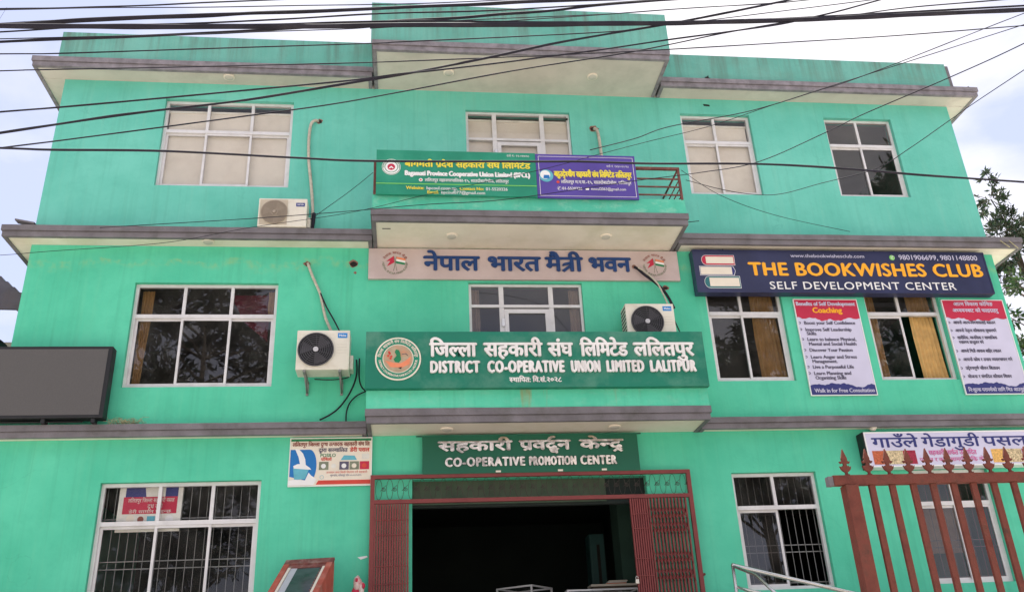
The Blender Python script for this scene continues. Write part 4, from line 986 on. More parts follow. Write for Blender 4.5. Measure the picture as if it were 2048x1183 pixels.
text(t, 'कुपन्डोल, ललितपुर फोन ०१-५५२०३२६', x0 + .5 * Wd, z0 + .195 * Hd, .022, y, M['navy_print'], x1=x0 + .88 * Wd)
MB().ring(*P(.40, .18), .022, .026, y, n=16).build('seal_mark', M['sky_blue'], t)
patch(t, M['red'], [P(.33, .03), P(.99, .03), P(.99, .115), P(.36, .115)], y, 'red_strip')

# poster inside the ground floor window
t = sign(-3.72, -2.92, 3.88, 4.50, .15, .006, M['paper'], 'red and navy dairy poster hung behind the bottom left window glass', 'poster')
y = .147
patch(t, M['crimson'], rect(-3.66, -2.98, 4.11, 4.33), y, 'red_band'); patch(t, M['navy_print'], [(-3.64, 4.33), (-3.38, 4.33), (-3.40, 4.45), (-3.64, 4.45)], y, 'navy_tab'); patch(t, M['navy_print'], rect(-3.14, -2.98, 4.33, 4.46), y, 'navy_tab')
text(t, 'ललितपुर जिल्ला सहकारी पसल', -3.60, 4.26, .045, y - .002, M['paper'], x1=-3.02); text(t, 'दूध दही', -3.35, 4.18, .05, y - .002, M['paper'], x1=-3.16); text(t, 'डेरी सामान पाइन्छ', -3.58, 4.12, .035, y - .002, M['paper'], x1=-3.05)
patch(t, M['cream'], circle(-3.55, 4.05, .05, 16), y, 'food_picture'); patch(t, M['brown_red'], circle(-3.42, 4.04, .04, 12), y, 'food_picture'); patch(t, M['sky_blue'], rect(-3.34, -3.24, 4.0, 4.08), y, 'food_picture'); patch(t, M['white'], circle(-3.06, 4.04, .05, 16), y, 'food_picture')
patch(t, M['crimson'], rect(-3.70, -2.98, 3.925, 3.955), y, 'red_band')

# grey display screen standing on the first ledge
t = thing('display_screen', (-5.6, -.22, 5.225), 'large dark grey display screen in black casing on the ledge at the left edge', 'display screen')
box_obj('casing', M['black'], t, -7.3, -3.93, -.30, -.135, 5.275, 6.27, bevel=.006)
box_obj('screen', M['led_face'], t, -7.26, -3.985, -.303, -.299, 5.315, 6.23)
for x in (-6.9, -5.7, -4.7, -4.08): box_obj('foot', M['black'], t, x, x + .05, -.28, -.16, 5.215, 5.275)
MB().tube([(-7.1, -.22, 5.245), (-4.2, -.22, 5.245)], .012, 5).build('base_bar', M['black'], t)
MB().tube([(-4.6, -.20, 6.27), (-4.6, -.20, 6.30)], .012, 5).tube([(-5.6, -.20, 6.27), (-5.6, -.20, 6.30)], .012, 5).build('lifting_eye', M['black'], t)

# ------------------------------------------------------------------ air conditioners
def ac(x0, z0, yf, w, h, d, label, fc, fr, dark=True, brand='blue', text_s='Midea', brackets=True, cover=True):
    t = thing('air_conditioner', (x0 + w / 2, yf + d, z0), label, 'air conditioner', 'outdoor cooling units on the facade')
    box_obj('casing', M['white_case'], t, x0, x0 + w, yf, yf + d, z0, z0 + h, bevel=.012)
    cx, cz = x0 + w * fc, z0 + h * .5
    rc = fr
    MB().disc(cx, cz, rc, yf - .006, yf + .004, 44).build('fan_recess', M['black'] if dark else M['brown_shadow'], t)
    mb = MB()
    for k in range(3):
        a0 = k * 2.094 + .5
        pts = [(cx + rr * math.cos(a0 + da), cz + rr * math.sin(a0 + da)) for rr, da in ((rc * .2, -.25), (rc * .9, -.05), (rc * .93, .85), (rc * .2, .6))]
        mb.face([(p[0], yf - .009 - .004 * (i > 1), p[1]) for i, p in enumerate(pts)])
    mb.build('fan_blade', M['fan_grey'] if dark else M['fan_beige'], t)
    mb = MB(); g = M['fan_grey'] if dark else M['fan_beige']
    if dark:
        for k in range(1, 8):
            rr = rc * (.16 + .12 * k); mb.tube([(cx + rr * math.cos(2 * math.pi * i / 40), yf - .022, cz + rr * math.sin(2 * math.pi * i / 40)) for i in range(41)], .0048 if k < 7 else .009, 5, cap=False)
        for k in range(10):
            a = 2 * math.pi * k / 10; mb.tube([(cx + rc * .12 * math.cos(a), yf - .024, cz + rc * .12 * math.sin(a)), (cx + rc * math.cos(a + .3), yf - .018, cz + rc * math.sin(a + .3))], .0032, 4)
    else:
        for k in range(-11, 12):
            zz = rc * k / 12; ww = math.sqrt(rc * rc - zz * zz); mb.box(cx - ww, cx + ww, yf - .022, yf - .014, cz + zz - .0045, cz + zz + .0045)
        for rr in (rc, rc * .25): mb.tube([(cx + rr * math.cos(2 * math.pi * i / 40), yf - .02, cz + rr * math.sin(2 * math.pi * i / 40)) for i in range(41)], .006, 5, cap=False)
    mb.build('fan_guard', g, t)
    MB().disc(cx, cz, rc * (.15 if dark else .13), yf - .034, yf - .01, 20).build('fan_hub', M['hub'] if dark else M['fan_beige'], t)
    bx0 = x0 + w * .77; bz = z0 + h * (.80 if dark else .72); bw = w * .18; bh = h * .125
    b_ = box_obj('brand_badge', M['blue_badge'] if brand == 'blue' else M['navy_badge'], t, bx0, bx0 + bw, yf - .004, yf + .001, bz, bz + bh)
    q = text(b_, text_s, bx0 + bw * .14, bz + bh * .28, bh * .42, yf - .006, M['white'], x1=bx0 + bw * .88, bold=.04)
    if dark:
        mb = MB()
        for k in range(4): mb.box(x0 + w * .76, x0 + w * .95, yf - .0025, yf, z0 + h * (.42 + .07 * k), z0 + h * (.42 + .07 * k) + .004)
        mb.build('louvre_line', M['case_side'], t)
    else:
        box_obj('front_panel', M['fan_beige_light'], t, x0 + .02, x0 + w * .60, yf - .005, yf, z0 + .03, z0 + h - .025)
    mb = MB()
    for k in range(9): mb.box(x0 - .003, x0 + .001, yf + .03, yf + d - .03, z0 + h * (.08 + .1 * k), z0 + h * (.08 + .1 * k) + .028)
    mb.build('side_vent', M['black'], t)
    if cover:
        box_obj('valve_cover', M['case_side'], t, x0 + w, x0 + w + .05, yf + .06, yf + d - .04, z0 + h * .05, z0 + h * .40, bevel=.01)
    if brackets:
        for x in (x0 + .10, x0 + w - .14):
            MB().box(x, x + .035, yf - .01, 0, z0 - .032, z0 - .002).tube([(x + .017, yf + .12, z0 - .03), (x + .017, -.005, z0 - .17)], .014, 4).box(x, x + .035, -.02, -.001, z0 - .20, z0 - .032).build('bracket', M['iron_thin'], t)
    return t
M['brown_shadow'] = mat('brown_fan_recess', (0.10, 0.075, 0.055), 0.7, 0.1, 6)
M['fan_beige_light'] = mat('beige_front_panel', (0.50, 0.43, 0.33), 0.6, 0.08, 5)
ac(-1.485, 5.845, -.50, .71, .575, .30, 'white outdoor cooling unit with round dark fan on brackets left of the big green board', .365, .235)
ac(3.145, 6.285, -.45, .72, .575, .30, 'white outdoor cooling unit with dark fan half hidden behind the big green board', .42, .235, cover=False)
ac(-2.175, 8.132, -.325, .70, .475, .24, 'beige outdoor cooling unit with slatted fan standing on the upper ledge', .33, .19, dark=False, brand='navy', text_s='HACUSA', brackets=False)

def pipe(name, pts, r, m, label, cat, group=None):
    return solo(MB().tube(smooth_path(pts, 6), r, 7), name, m, label, cat, group)
G1 = 'pipes and wires of the cooling units'
pipe('refrigerant_pipe', [(-1.42, .05, 10.235), (-1.44, -.03, 10.235), (-1.52, -.05, 10.16), (-1.545, -.04, 9.9), (-1.53, -.04, 9.5), (-1.48, -.04, 9.1), (-1.44, -.04, 8.75), (-1.42, -.06, 8.45), (-1.43, -.14, 8.25), (-1.47, -.18, 8.2)], .024, M['pipe_tape'], 'pale taped pipe running down from a wall hole to the upper left cooling unit', 'pipe', G1)
pipe('insulation_sleeve', [(-1.40, -.07, 8.5), (-1.40, -.12, 8.35), (-1.41, -.16, 8.18)], .03, M['cable'], 'black foam sleeve beside the upper left cooling unit', 'pipe', G1)
pipe('refrigerant_pipe', [(-1.44, .05, 7.68), (-1.45, -.03, 7.67), (-1.37, -.05, 7.45), (-1.26, -.05, 7.2), (-1.22, -.05, 7.05), (-1.16, -.05, 6.8), (-1.06, -.1, 6.55), (-1.02, -.3, 6.36)], .021, M['pipe_tape'], 'cream taped pipe slanting down the wall to the middle left cooling unit', 'pipe', G1)
pipe('cable', [(-1.245, -.07, 7.18), (-1.16, -.07, 6.98), (-1.02, -.07, 6.72), (-.93, -.12, 6.52), (-.9, -.25, 6.40)], .011, M['cable'], 'black wire parting from the cream pipe above the middle left cooling unit', 'cable', G1)
pipe('cable', [(-.70, -.12, 6.13), (-.69, -.12, 5.95), (-.72, -.1, 5.8), (-.80, -.08, 5.62), (-.92, -.07, 5.45), (-1.04, -.07, 5.35), (-1.17, -.1, 5.27)], .012, M['cable'], 'thick black wire curving from the middle left cooling unit down to the ledge', 'cable', G1)
pipe('cable', [(-.66, -.12, 6.15), (-.66, -.1, 5.9), (-.63, -.08, 5.76), (-.56, -.06, 5.68)], .011, M['cable'], 'short black wire hanging beside the left end of the big green board', 'cable', G1)
pipe('cable', [(-.56, -.05, 5.69), (-.68, -.05, 5.63), (-.78, -.05, 5.52), (-.82, -.05, 5.38), (-.82, -.06, 5.22)], .010, M['cable'], 'black wire arching from the big green board to the ledge', 'cable', G1)
pipe('cable', [(-1.25, -.25, 5.80), (-1.05, -.28, 5.78), (-.88, -.26, 5.80), (-.78, -.2, 5.86), (-.74, -.17, 6.0)], .008, M['cable'], 'thin black wire drooping under the middle left cooling unit', 'cable', G1)
pipe('refrigerant_pipe', [(3.07, .04, 10.215), (3.07, -.04, 10.215), (3.11, -.06, 10.10), (3.13, -.05, 9.7), (3.14, -.05, 9.2)], .026, M['pipe_tape'], 'pale taped pipe below a wall hole, right of the central top window', 'pipe', G1)
pipe('refrigerant_pipe', [(3.46, -.03, 7.67), (3.50, -.10, 7.60), (3.58, -.12, 7.50), (3.72, -.12, 7.38), (3.84, -.12, 7.25), (3.90, -.16, 7.1), (3.92, -.3, 6.86)], .022, M['cable'], 'black wrapped pipe curving from the pink board to the right cooling unit', 'pipe', G1)
pipe('cable', [(3.50, -.13, 7.61), (3.62, -.15, 7.5), (3.76, -.16, 7.33), (3.82, -.2, 7.12), (3.85, -.3, 6.87)], .012, M['pipe_tape'], 'pale wire twisted along the black pipe above the right cooling unit', 'cable', G1)
pipe('cable', [(3.92, -.2, 6.75), (3.97, -.2, 6.6), (4.03, -.2, 6.4), (4.06, -.25, 6.25)], .010, M['cable'], 'black wire dropping from the right side of the right cooling unit', 'cable', G1)

def blob(cx, cz, r, seed, y=-.004, m='hole', sq=1.0):
    r_ = random.Random(seed); return MB().prism([(cx + r * r_.uniform(.65, 1.1) * math.cos(a), cz + sq * r * r_.uniform(.65, 1.1) * math.sin(a)) for a in [2 * math.pi * k / 11 for k in range(11)]], y, y + .02)
HG = 'pipe holes knocked through the wall'
for (cx, cz, r, s_, lab) in ((-1.40, 10.24, .055, 1, 'knocked hole at the top of the upper left cooling pipe'), (3.06, 10.24, .075, 2, 'reddish knocked hole right of the central top window'),
                             (-1.465, 7.69, .05, 3, 'small dark hole at the top of the middle left cooling pipe'), (-.79, 7.70, .075, 4, 'dark broken hole just left of the pink board'), (3.93, 7.33, .05, 6, 'dark broken hole under the right end of the pink board')):
    t = thing('wall_hole', (cx, 0, cz - r), lab, 'hole', HG)
    blob(cx, cz, r * 1.15, s_, -.004, sq=.8).build('broken_plaster', M['brick_dust'], t)
    blob(cx, cz - r * .15, r * .8, s_ + 20, -.008, sq=.75).build('opening', M['hole'], t)
solo(blob(-.765, 7.55, .025, 9, -.004), 'wall_chip', M['brick_dust'], 'small chip in the plaster below the hole left of the pink board', 'chip')
solo(blob(2.62, 10.42, .02, 10, -.004), 'wall_chip', M['hole'], 'tiny dark chip beside the central top window', 'chip')
solo(MB().prism([(5.01, 10.80), (5.11, 10.79), (5.12, 10.765), (5.02, 10.77)], -.012, -.001), 'wall_chip', M['hole'], 'dark scuff above the top window right of the centre', 'chip')
solo(MB().prism([(-.62, 3.46), (-.50, 3.475), (-.49, 3.455), (-.58, 3.43)], -.006, -.001), 'wall_chip', M['white'], 'white flake on the wall left of the gate above the ground', 'chip')

# odds and ends on the ledges
mb = MB().box(-5.62, -5.60, -.25, -.2, 8.13, 8.20)
mb = MB().face([(-5.55, -.26, 8.245), (-5.28, -.26, 8.19), (-5.27, -.16, 8.185), (-5.54, -.16, 8.24)]).face([(-5.54, -.16, 8.215), (-5.27, -.16, 8.155), (-5.28, -.26, 8.16), (-5.55, -.26, 8.22)]) \
    .face([(-5.55, -.26, 8.22), (-5.28, -.26, 8.16), (-5.28, -.26, 8.19), (-5.55, -.26, 8.245)]).face([(-5.54, -.16, 8.215), (-5.54, -.16, 8.24), (-5.27, -.16, 8.185), (-5.27, -.16, 8.155)])
mb.tube([(-5.30, -.21, 8.12), (-5.32, -.21, 8.18)], .015, 5)
solo(mb, 'metal_strip', M['fascia'], 'bent grey metal strip lying on the upper left ledge end', 'metal strip')
mb = MB(); r_ = random.Random(5)
for k in range(60):
    a = r_.uniform(0, 6.28); x = -3.70 + r_.gauss(0, .11); L1 = r_.uniform(.06, .2)
    mb.tube([(x, -.14, 5.215 + r_.uniform(0, .03)), (x + L1 * .5 * math.cos(a), -.14 + r_.uniform(-.03, .03), 5.24 + r_.uniform(.01, .08)), (x + L1 * math.cos(a), -.14 + r_.uniform(-.04, .04), 5.225 + abs(r_.gauss(0, .05)))], .0028, 3)
solo(mb, 'straw_tangle', M['straw'], 'tangle of dry straw and wire on the ledge beside the display screen', 'straw', kind='stuff')
mb = MB().prism([(4.97, 11.085), (5.09, 11.085), (5.085, 11.12), (5.06, 11.125), (5.055, 11.185), (5.035, 11.15), (5.0, 11.135), (4.975, 11.11)], -.31, -.26)
solo(mb, 'dark_lump', M['hole'], 'small dark lump with a spike sitting on the right roof ledge', 'debris', bevel=0.004)
solo(MB().tube([(9.42, -.27, 8.14), (9.56, -.345, 7.92)], .008, 5), 'bamboo_stick', M['straw'], 'pale stick leaning over the right ledge end, left one of two', 'stick')
solo(MB().tube([(9.58, -.27, 8.15), (9.70, -.345, 7.90)], .008, 5), 'bamboo_stick', M['straw'], 'pale stick leaning over the right ledge end, right one of two', 'stick')
solo(MB().tube([(9.62, -.25, 11.08), (9.80, -.28, 11.15)], .006, 5), 'wire_end', M['cable'], 'short dark wire sticking up from the right roof ledge corner', 'wire')
solo(MB().tube([(4.05, -.80, 8.02), (4.30, -.84, 8.03)], .006, 5), 'wire_end', M['cable'], 'short rusty rod sticking out of the upper balcony ledge end', 'rod')

solo(MB().disc(3.945, 3.105, .018, -.03, -.001, 8), 'rusty_bolt', M['rust_iron'], 'rusty bolt in the wall just right of the gate', 'bolt')
solo(MB().box(-.36, -.24, -.62, -.605, C2 + .006, C2 + .0115), 'soffit_scuff', M['hole'], 'short dark scuff under the left end of the upper balcony', 'scuff')

# ------------------------------------------------------------------ folding gate
t = thing('folding_gate', (1.7, -.1, ZP), 'maroon folding iron gate with scrolled top panel, drawn open at the entrance', 'gate')
yg = -.10
MB().box(-.47, -.415, yg - .02, yg + .03, ZP, 4.495).box(3.845, 3.90, yg - .02, yg + .03, ZP, 4.495).box(-.415, 3.845, yg - .02, yg + .03, 4.445, 4.495) \
    .box(-.415, 3.845, yg - .02, yg + .03, 4.115, 4.165).build('gate_frame', M['red_iron'], t)
mb = MB()
for k in range(30):
    cx = -.36 + k * .143; cz = 4.305
    mb.tube([(cx + .042 * math.cos(a) , yg + .004, cz + .135 * math.sin(a)) for a in [2 * math.pi * i / 18 for i in range(19)]], .003, 4, cap=False)
    mb.tube([(cx + .070 + .028 * (1 - i / 22) * math.cos(i * .55 + 2), yg + .002, cz + .032 * (1 - i / 22) * math.sin(i * .55 + 2)) for i in range(22)], .0036, 4)
    mb.tube([(cx + .02, yg, cz - .02), (cx + .095, yg, cz + .055)], .003, 4)
mb.build('scroll_work', M['iron_dark'] if 'iron_dark' in M else M['rust_iron'], t)
def channel(x, w=.022): return box_obj('channel', M['red_iron'], t, x - w / 2, x + w / 2, yg - .018, yg + .022, ZP, 4.11)
xl = [-.40 + .0325 * k for k in range(14)]
for x in xl: channel(x, .0235)
xr = [3.02 + .031 * k for k in range(8)] + [3.27 + .047 * k for k in range(12)]
for x in xr: channel(x, .0205)
zb_ = [(3.98, 3.82), (3.79, 3.63), (3.40, 3.24), (3.18, 3.02), (2.78, 2.62)]
mb = MB()
def flat(x0, z0, x1, z1, y): MB().tube([(x0, y, z0), (x1, y, z1)], .0055, 4).build('lattice_strip', M['red_iron'], t)
for z1_, z0_ in zb_:
    for i in range(len(xr) - 1):
        if xr[i] < 3.24: continue
        j = min(i + 2, len(xr) - 1)
        flat(xr[i], z1_, xr[j], z0_, yg - .024); flat(xr[i], z0_, xr[j], z1_, yg + .026)
    zc = (z1_ + z0_) / 2
    box_obj('lattice_strip', M['red_iron'], t, 3.01, 3.25, yg - .026, yg - .019, zc - .005, zc + .005); box_obj('lattice_strip', M['red_iron'], t, -.41, .03, yg - .026, yg - .019, zc - .004, zc + .004)
t = thing('padlock', (2.995, -.14, 3.0), 'small pale padlock hanging on the right folded part of the gate', 'padlock')
box_obj('lock_body', M['brass'], t, 2.972, 3.018, -.158, -.138, 3.0, 3.055, bevel=.004)
MB().tube([(2.98, -.148, 3.05)] + [(2.995 - .015 * math.cos(math.pi * k / 8), -.148, 3.075 + .018 * math.sin(math.pi * k / 8)) for k in range(9)] + [(3.01, -.148, 3.05)], .004, 5).build('shackle', M['steel_rail'], t)

# ------------------------------------------------------------------ inside the hall
def showcase(x0, x1, y0, y1, z1, label, shift=0.0):
    t = thing('display_case', ((x0 + x1) / 2, (y0 + y1) / 2, ZP), label, 'display case'); fr = .022; mb = MB()
    for x in (x0, x1 - fr):
        for y in (y0, y1 - fr): mb.box(x, x + fr, y, y + fr, ZP, z1 - fr)
    for zz in (z1 - fr, ZP + .42):
        mb.box(x0, x1, y0, y0 + fr, zz, zz + fr).box(x0, x1, y1 - fr, y1, zz, zz + fr).box(x0, x0 + fr, y0 + fr, y1 - fr, zz, zz + fr).box(x1 - fr, x1, y0 + fr, y1 - fr, zz, zz + fr)
    mb.build('case_frame', M['alu'], t)
    MB().face([(x0 + fr, y0 + .01, ZP + .45), (x1 - fr, y0 + .01, ZP + .45), (x1 - fr, y0 + .01, z1 - fr), (x0 + fr, y0 + .01, z1 - fr)]).build('pane', M['glass'], t)
    box_obj('base_panel', M['brown_shadow'], t, x0 + fr, x1 - fr, y0 + fr, y1 - fr, ZP, ZP + .41)
    return t
t = showcase(1.02, 1.62, 1.2, 1.8, 3.185, 'glass display case with pale metal edges, left one inside the dark entrance')
t.rotation_euler.z = math.radians(-38); t.location.x = 1.72
showcase(2.26, 3.30, 1.0, 1.5, 3.085, 'wide pale-edged display case inside the dark entrance, beside the folded gate')
t = thing('counter', (3.2, 1.9, ZP), 'low counter with a pale top behind the right display case', 'counter')
box_obj('counter_top', M['cream'], t, 2.75, 3.62, 1.70, 1.98, 3.20, 3.23); box_obj('counter_front', M['brown_shadow'], t, 2.78, 3.60, 1.73, 1.95, ZP, 3.20)
for k, (dz, mm_, lab) in enumerate(((.0, 'orange', 'thin orange book at the bottom of the small stack on the counter'), (.018, 'paper', 'pale book in the middle of the small stack on the counter'), (.036, 'cream', 'cream book on top of the small stack on the counter'))):
    solo(MB().box(3.0 + .02 * k, 3.30 + .01 * k, 1.74, 1.92, 3.232 + dz, 3.248 + dz), 'book', M[mm_], lab, 'book', 'books on the hall counter')
t = thing('steel_cabinet', (3.0, 2.35, ZP), 'tall teal cabinet with a dark gap standing in the dark hall', 'cabinet')
box_obj('cabinet_body', M['teal_locker'], t, 2.96, 3.2, 2.62, 2.95, ZP, 4.12); box_obj('cabinet_door', M['teal_locker'], t, 2.98, 3.07, 2.60, 2.617, ZP + .1, 4.08); box_obj('door_gap', M['hole'], t, 3.075, 3.12, 2.598, 2.618, ZP + .2, 3.95)

# ------------------------------------------------------------------ plaque stand and small statue left of the gate
t = thing('plaque_stand', (-1.2, -.55, 0), 'brick red plaque stand with dark sloping glass under the dairy poster', 'plaque stand')
O = Vector((-1.484, -.285, 3.36)); th = math.radians(-10); ex = Vector((math.cos(th), math.sin(th), 0)); ey = Vector((math.sin(th), -math.cos(th), 0)); dn = Vector((0, 0, -1)); sl = (ey - Vector((0, 0, .7))); Wp = .61; Lp = .95
nrm = ex.cross(sl).normalized()
if nrm.z < 0: nrm = -nrm
def sp_(u, v, h=0.0): return O + ex * u + sl * v + nrm * h
def slab_(name, m, u0, u1, v0, v1, h0, h1, parent):
    A = [sp_(u0, v0, h0), sp_(u1, v0, h0), sp_(u1, v1, h0), sp_(u0, v1, h0)]; C = [sp_(u0, v0, h1), sp_(u1, v0, h1), sp_(u1, v1, h1), sp_(u0, v1, h1)]
    mb = MB(); b = 0; mb.v = [tuple(p) for p in A + C]
    mb.f = [(0, 1, 2, 3), (7, 6, 5, 4), (0, 4, 5, 1), (1, 5, 6, 2), (2, 6, 7, 3), (3, 7, 4, 0)]; mb.sm = [False] * 6
    o = mb.build(name, m, parent); bm = bmesh.new(); bm.from_mesh(o.data); bmesh.ops.recalc_face_normals(bm, faces=bm.faces); bm.to_mesh(o.data); bm.free(); return o
# wedge-shaped body
mb = MB(); bot = 1.2
pts = [sp_(0, 0), sp_(Wp, 0), sp_(Wp, Lp), sp_(0, Lp)]; low = [Vector((p.x, p.y, bot)) for p in pts]
mb.v = [tuple(p) for p in pts + low]; mb.f = [(3, 2, 1, 0), (0, 1, 5, 4), (1, 2, 6, 5), (2, 3, 7, 6), (3, 0, 4, 7)]; mb.sm = [False] * 5
mb.build('stand_body', M['brick_red'], t)
for a in ((0, Wp, -.03, .07), (0, .07, .07, Lp), (Wp - .07, Wp, .07, Lp)): slab_('moulding', M['dark_red'] if a[2] < 0 else M['brick_red'], *a, .002, .035, t)
slab_('moulding', M['dark_red'], .07, Wp - .07, .07, .13, .002, .022, t)
slab_('cream_border', M['cream'], .075, .105, .13, Lp, .002, .026, t); slab_('cream_border', M['cream'], Wp - .105, Wp - .075, .13, Lp, .002, .026, t)
slab_('plaque_glare', M['hub'], .11, .19, .13, Lp, .012, .014, t)  # pale strip drawn as sky glare on the left of the polished stone
slab_('plaque', M['stone'], .11, Wp - .11, .13, Lp, .002, .012, t)
mb = MB()
for k in range(16):
    p = sp_(Wp - .118, .15 + .05 * k, .016); mb.tube([p - ex * .008, p + ex * .008], .012, 5)
mb.build('bead_row', M['dark_red'], t, kind='stuff')
t = thing('painted_statue', (-.60, -.32, 1.4), 'small lumpy red and white painted statue beside the left end of the gate', 'statue')
def lump(cx, cy, cz, rx, ry, rz, seed, n=14, m=9):
    mb = MB(); 
    for j in range(m + 1):
        ph = math.pi * j / m
        for i in range(n):
            a = 2 * math.pi * i / n; q = 1 + .22 * noise.noise(Vector((math.cos(a) * math.sin(ph) * 1.7 + seed, math.sin(a) * math.sin(ph) * 1.7, math.cos(ph) * 1.7)))
            mb.v.append((cx + rx * q * math.sin(ph) * math.cos(a), cy + ry * q * math.sin(ph) * math.sin(a), cz + rz * q * math.cos(ph)))
    for j in range(m):
        for i in range(n): mb.f.append((j * n + i, (j + 1) * n + i, (j + 1) * n + (i + 1) % n, j * n + (i + 1) % n)); mb.sm.append(True)
    return mb
M['statue_paint'] = mat('red_and_white_statue_paint', (0.72, 0.60, 0.55), 0.5, 0.1, 5, dirt=(0.42, 0.02, 0.03), dscale=9, damt=1.0)
lump(-.595, -.32, 3.09, .055, .06, .095, 1).build('head', M['statue_paint'], t)
lump(-.615, -.32, 2.88, .075, .08, .17, 4).build('torso', M['crimson'], t)
lump(-.545, -.34, 3.03, .035, .04, .085, 6).build('raised_arm', M['statue_paint'], t)
lump(-.52, -.36, 3.06, .022, .03, .035, 8, 8, 6).build('flower', M['crimson'], t)
lump(-.60, -.34, 3.125, .028, .045, .04, 9, 8, 6).build('headdress', M['crimson'], t)
box_obj('pedestal', M['concrete'], t, -.72, -.46, -.46, -.18, 1.4, 2.74)

# ------------------------------------------------------------------ stainless ramp handrail
t = thing('handrail', (4.6, -1.2, 1.6), 'stainless tube handrail sloping down to the right before the window beside the gate', 'handrail')
yh = -1.2
MB().tube([(3.915, yh, 3.055), (5.3, yh, 2.70), (6.6, yh, 2.38)], .024, 10).build('top_rail', M['steel_rail'], t)
MB().tube([(3.92, yh, 2.80), (5.3, yh, 2.45), (6.6, yh, 2.13)], .016, 8).build('middle_rail', M['steel_rail'], t)
for x, z in ((3.925, 3.04), (5.25, 2.70), (6.5, 2.4)): MB().tube([(x, yh, z), (x, yh, 2.0)], .02, 8).build('post', M['steel_rail'], t)
MB().tube([(3.93, yh, 3.04), (3.98, yh - .55, 2.86), (4.05, yh - 1.4, 2.35)], .018, 8).build('stair_rail', M['steel_rail'], t)
MB().tube([(3.95, yh - .02, 2.80), (4.0, yh - .6, 2.58), (4.07, yh - 1.4, 2.1)], .012, 8).build('stair_rail', M['steel_rail'], t)

# ------------------------------------------------------------------ iron fence in front
t = thing('iron_fence', (5.6, -5.5, 0.0), 'reddish iron fence with spearhead tops in the right foreground', 'fence')
yf = -5.5
box_obj('fence_base', M['concrete'], t, 3.2, 9.0, yf - .12, yf + .12, 0, 1.15)
box_obj('post', M['rust_iron'], t, 3.325, 3.425, yf - .05, yf + .05, 1.15, 3.03)
box_obj('top_rail', M['rust_iron'], t, 3.245, 9.0, yf - .035, yf + .035, 3.034, 3.108, bevel=.003)
box_obj('rail_stub', M['fascia'], t, 3.205, 3.243, yf - .03, yf + .03, 3.03, 3.10)
box_obj('bottom_rail', M['rust_iron'], t, 3.43, 9.0, yf - .025, yf + .025, 1.30, 1.35)
def spear_mesh(x):
    prof = [(.010, .0), (.010, .028), (.022, .034), (.038, .050), (.046, .076), (.034, .066), (.026, .078), (.014, .076), (.013, .090), (.016, .100), (.034, .094), (.045, .112), (.029, .112), (.022, .122), (.024, .135), (.012, .172), (.0, .210)]
    pl = [(x + a, 3.108 + b) for a, b in prof] + [(x - a, 3.108 + b) for a, b in reversed(prof[:-1])]
    return MB().prism(pl, yf - .009, yf + .009)
bars = [3.557 + .168 * k for k in range(32)]
b0 = box_obj('bar', M['rust_iron'], t, bars[0] - .024, bars[0] + .024, yf - .014, yf + .014, 1.15, 3.033, bevel=.002)
s0 = spear_mesh(3.375).build('spearhead', M['rust_iron'], t, bevel=.0015)
for k, x in enumerate(bars):
    if k:
        c = b0.copy(); COL.objects.link(c); c.parent = t; c.location = Vector(b0.location) + Vector((x - bars[0], 0, 0)); 
        c.location.x += rnd.uniform(-.004, .004)
    c = s0.copy(); COL.objects.link(c); c.parent = t; c.location = Vector((x - 3.375, 0, 0))
    c.location.x += rnd.uniform(-.004, .004); c.location.z += rnd.uniform(-.004, .002)
box_obj('post', M['rust_iron'], t, 8.96, 9.06, yf - .05, yf + .05, 1.15, 3.03)
mb = MB()
for k in range(-1, 32): 
    x = 3.557 + .168 * k if k >= 0 else 3.375
    mb.box(x - .016, x + .016, yf - .02, yf + .02, 3.1085, 3.118)
mb.build('weld_collar', M['rust_iron'], t)

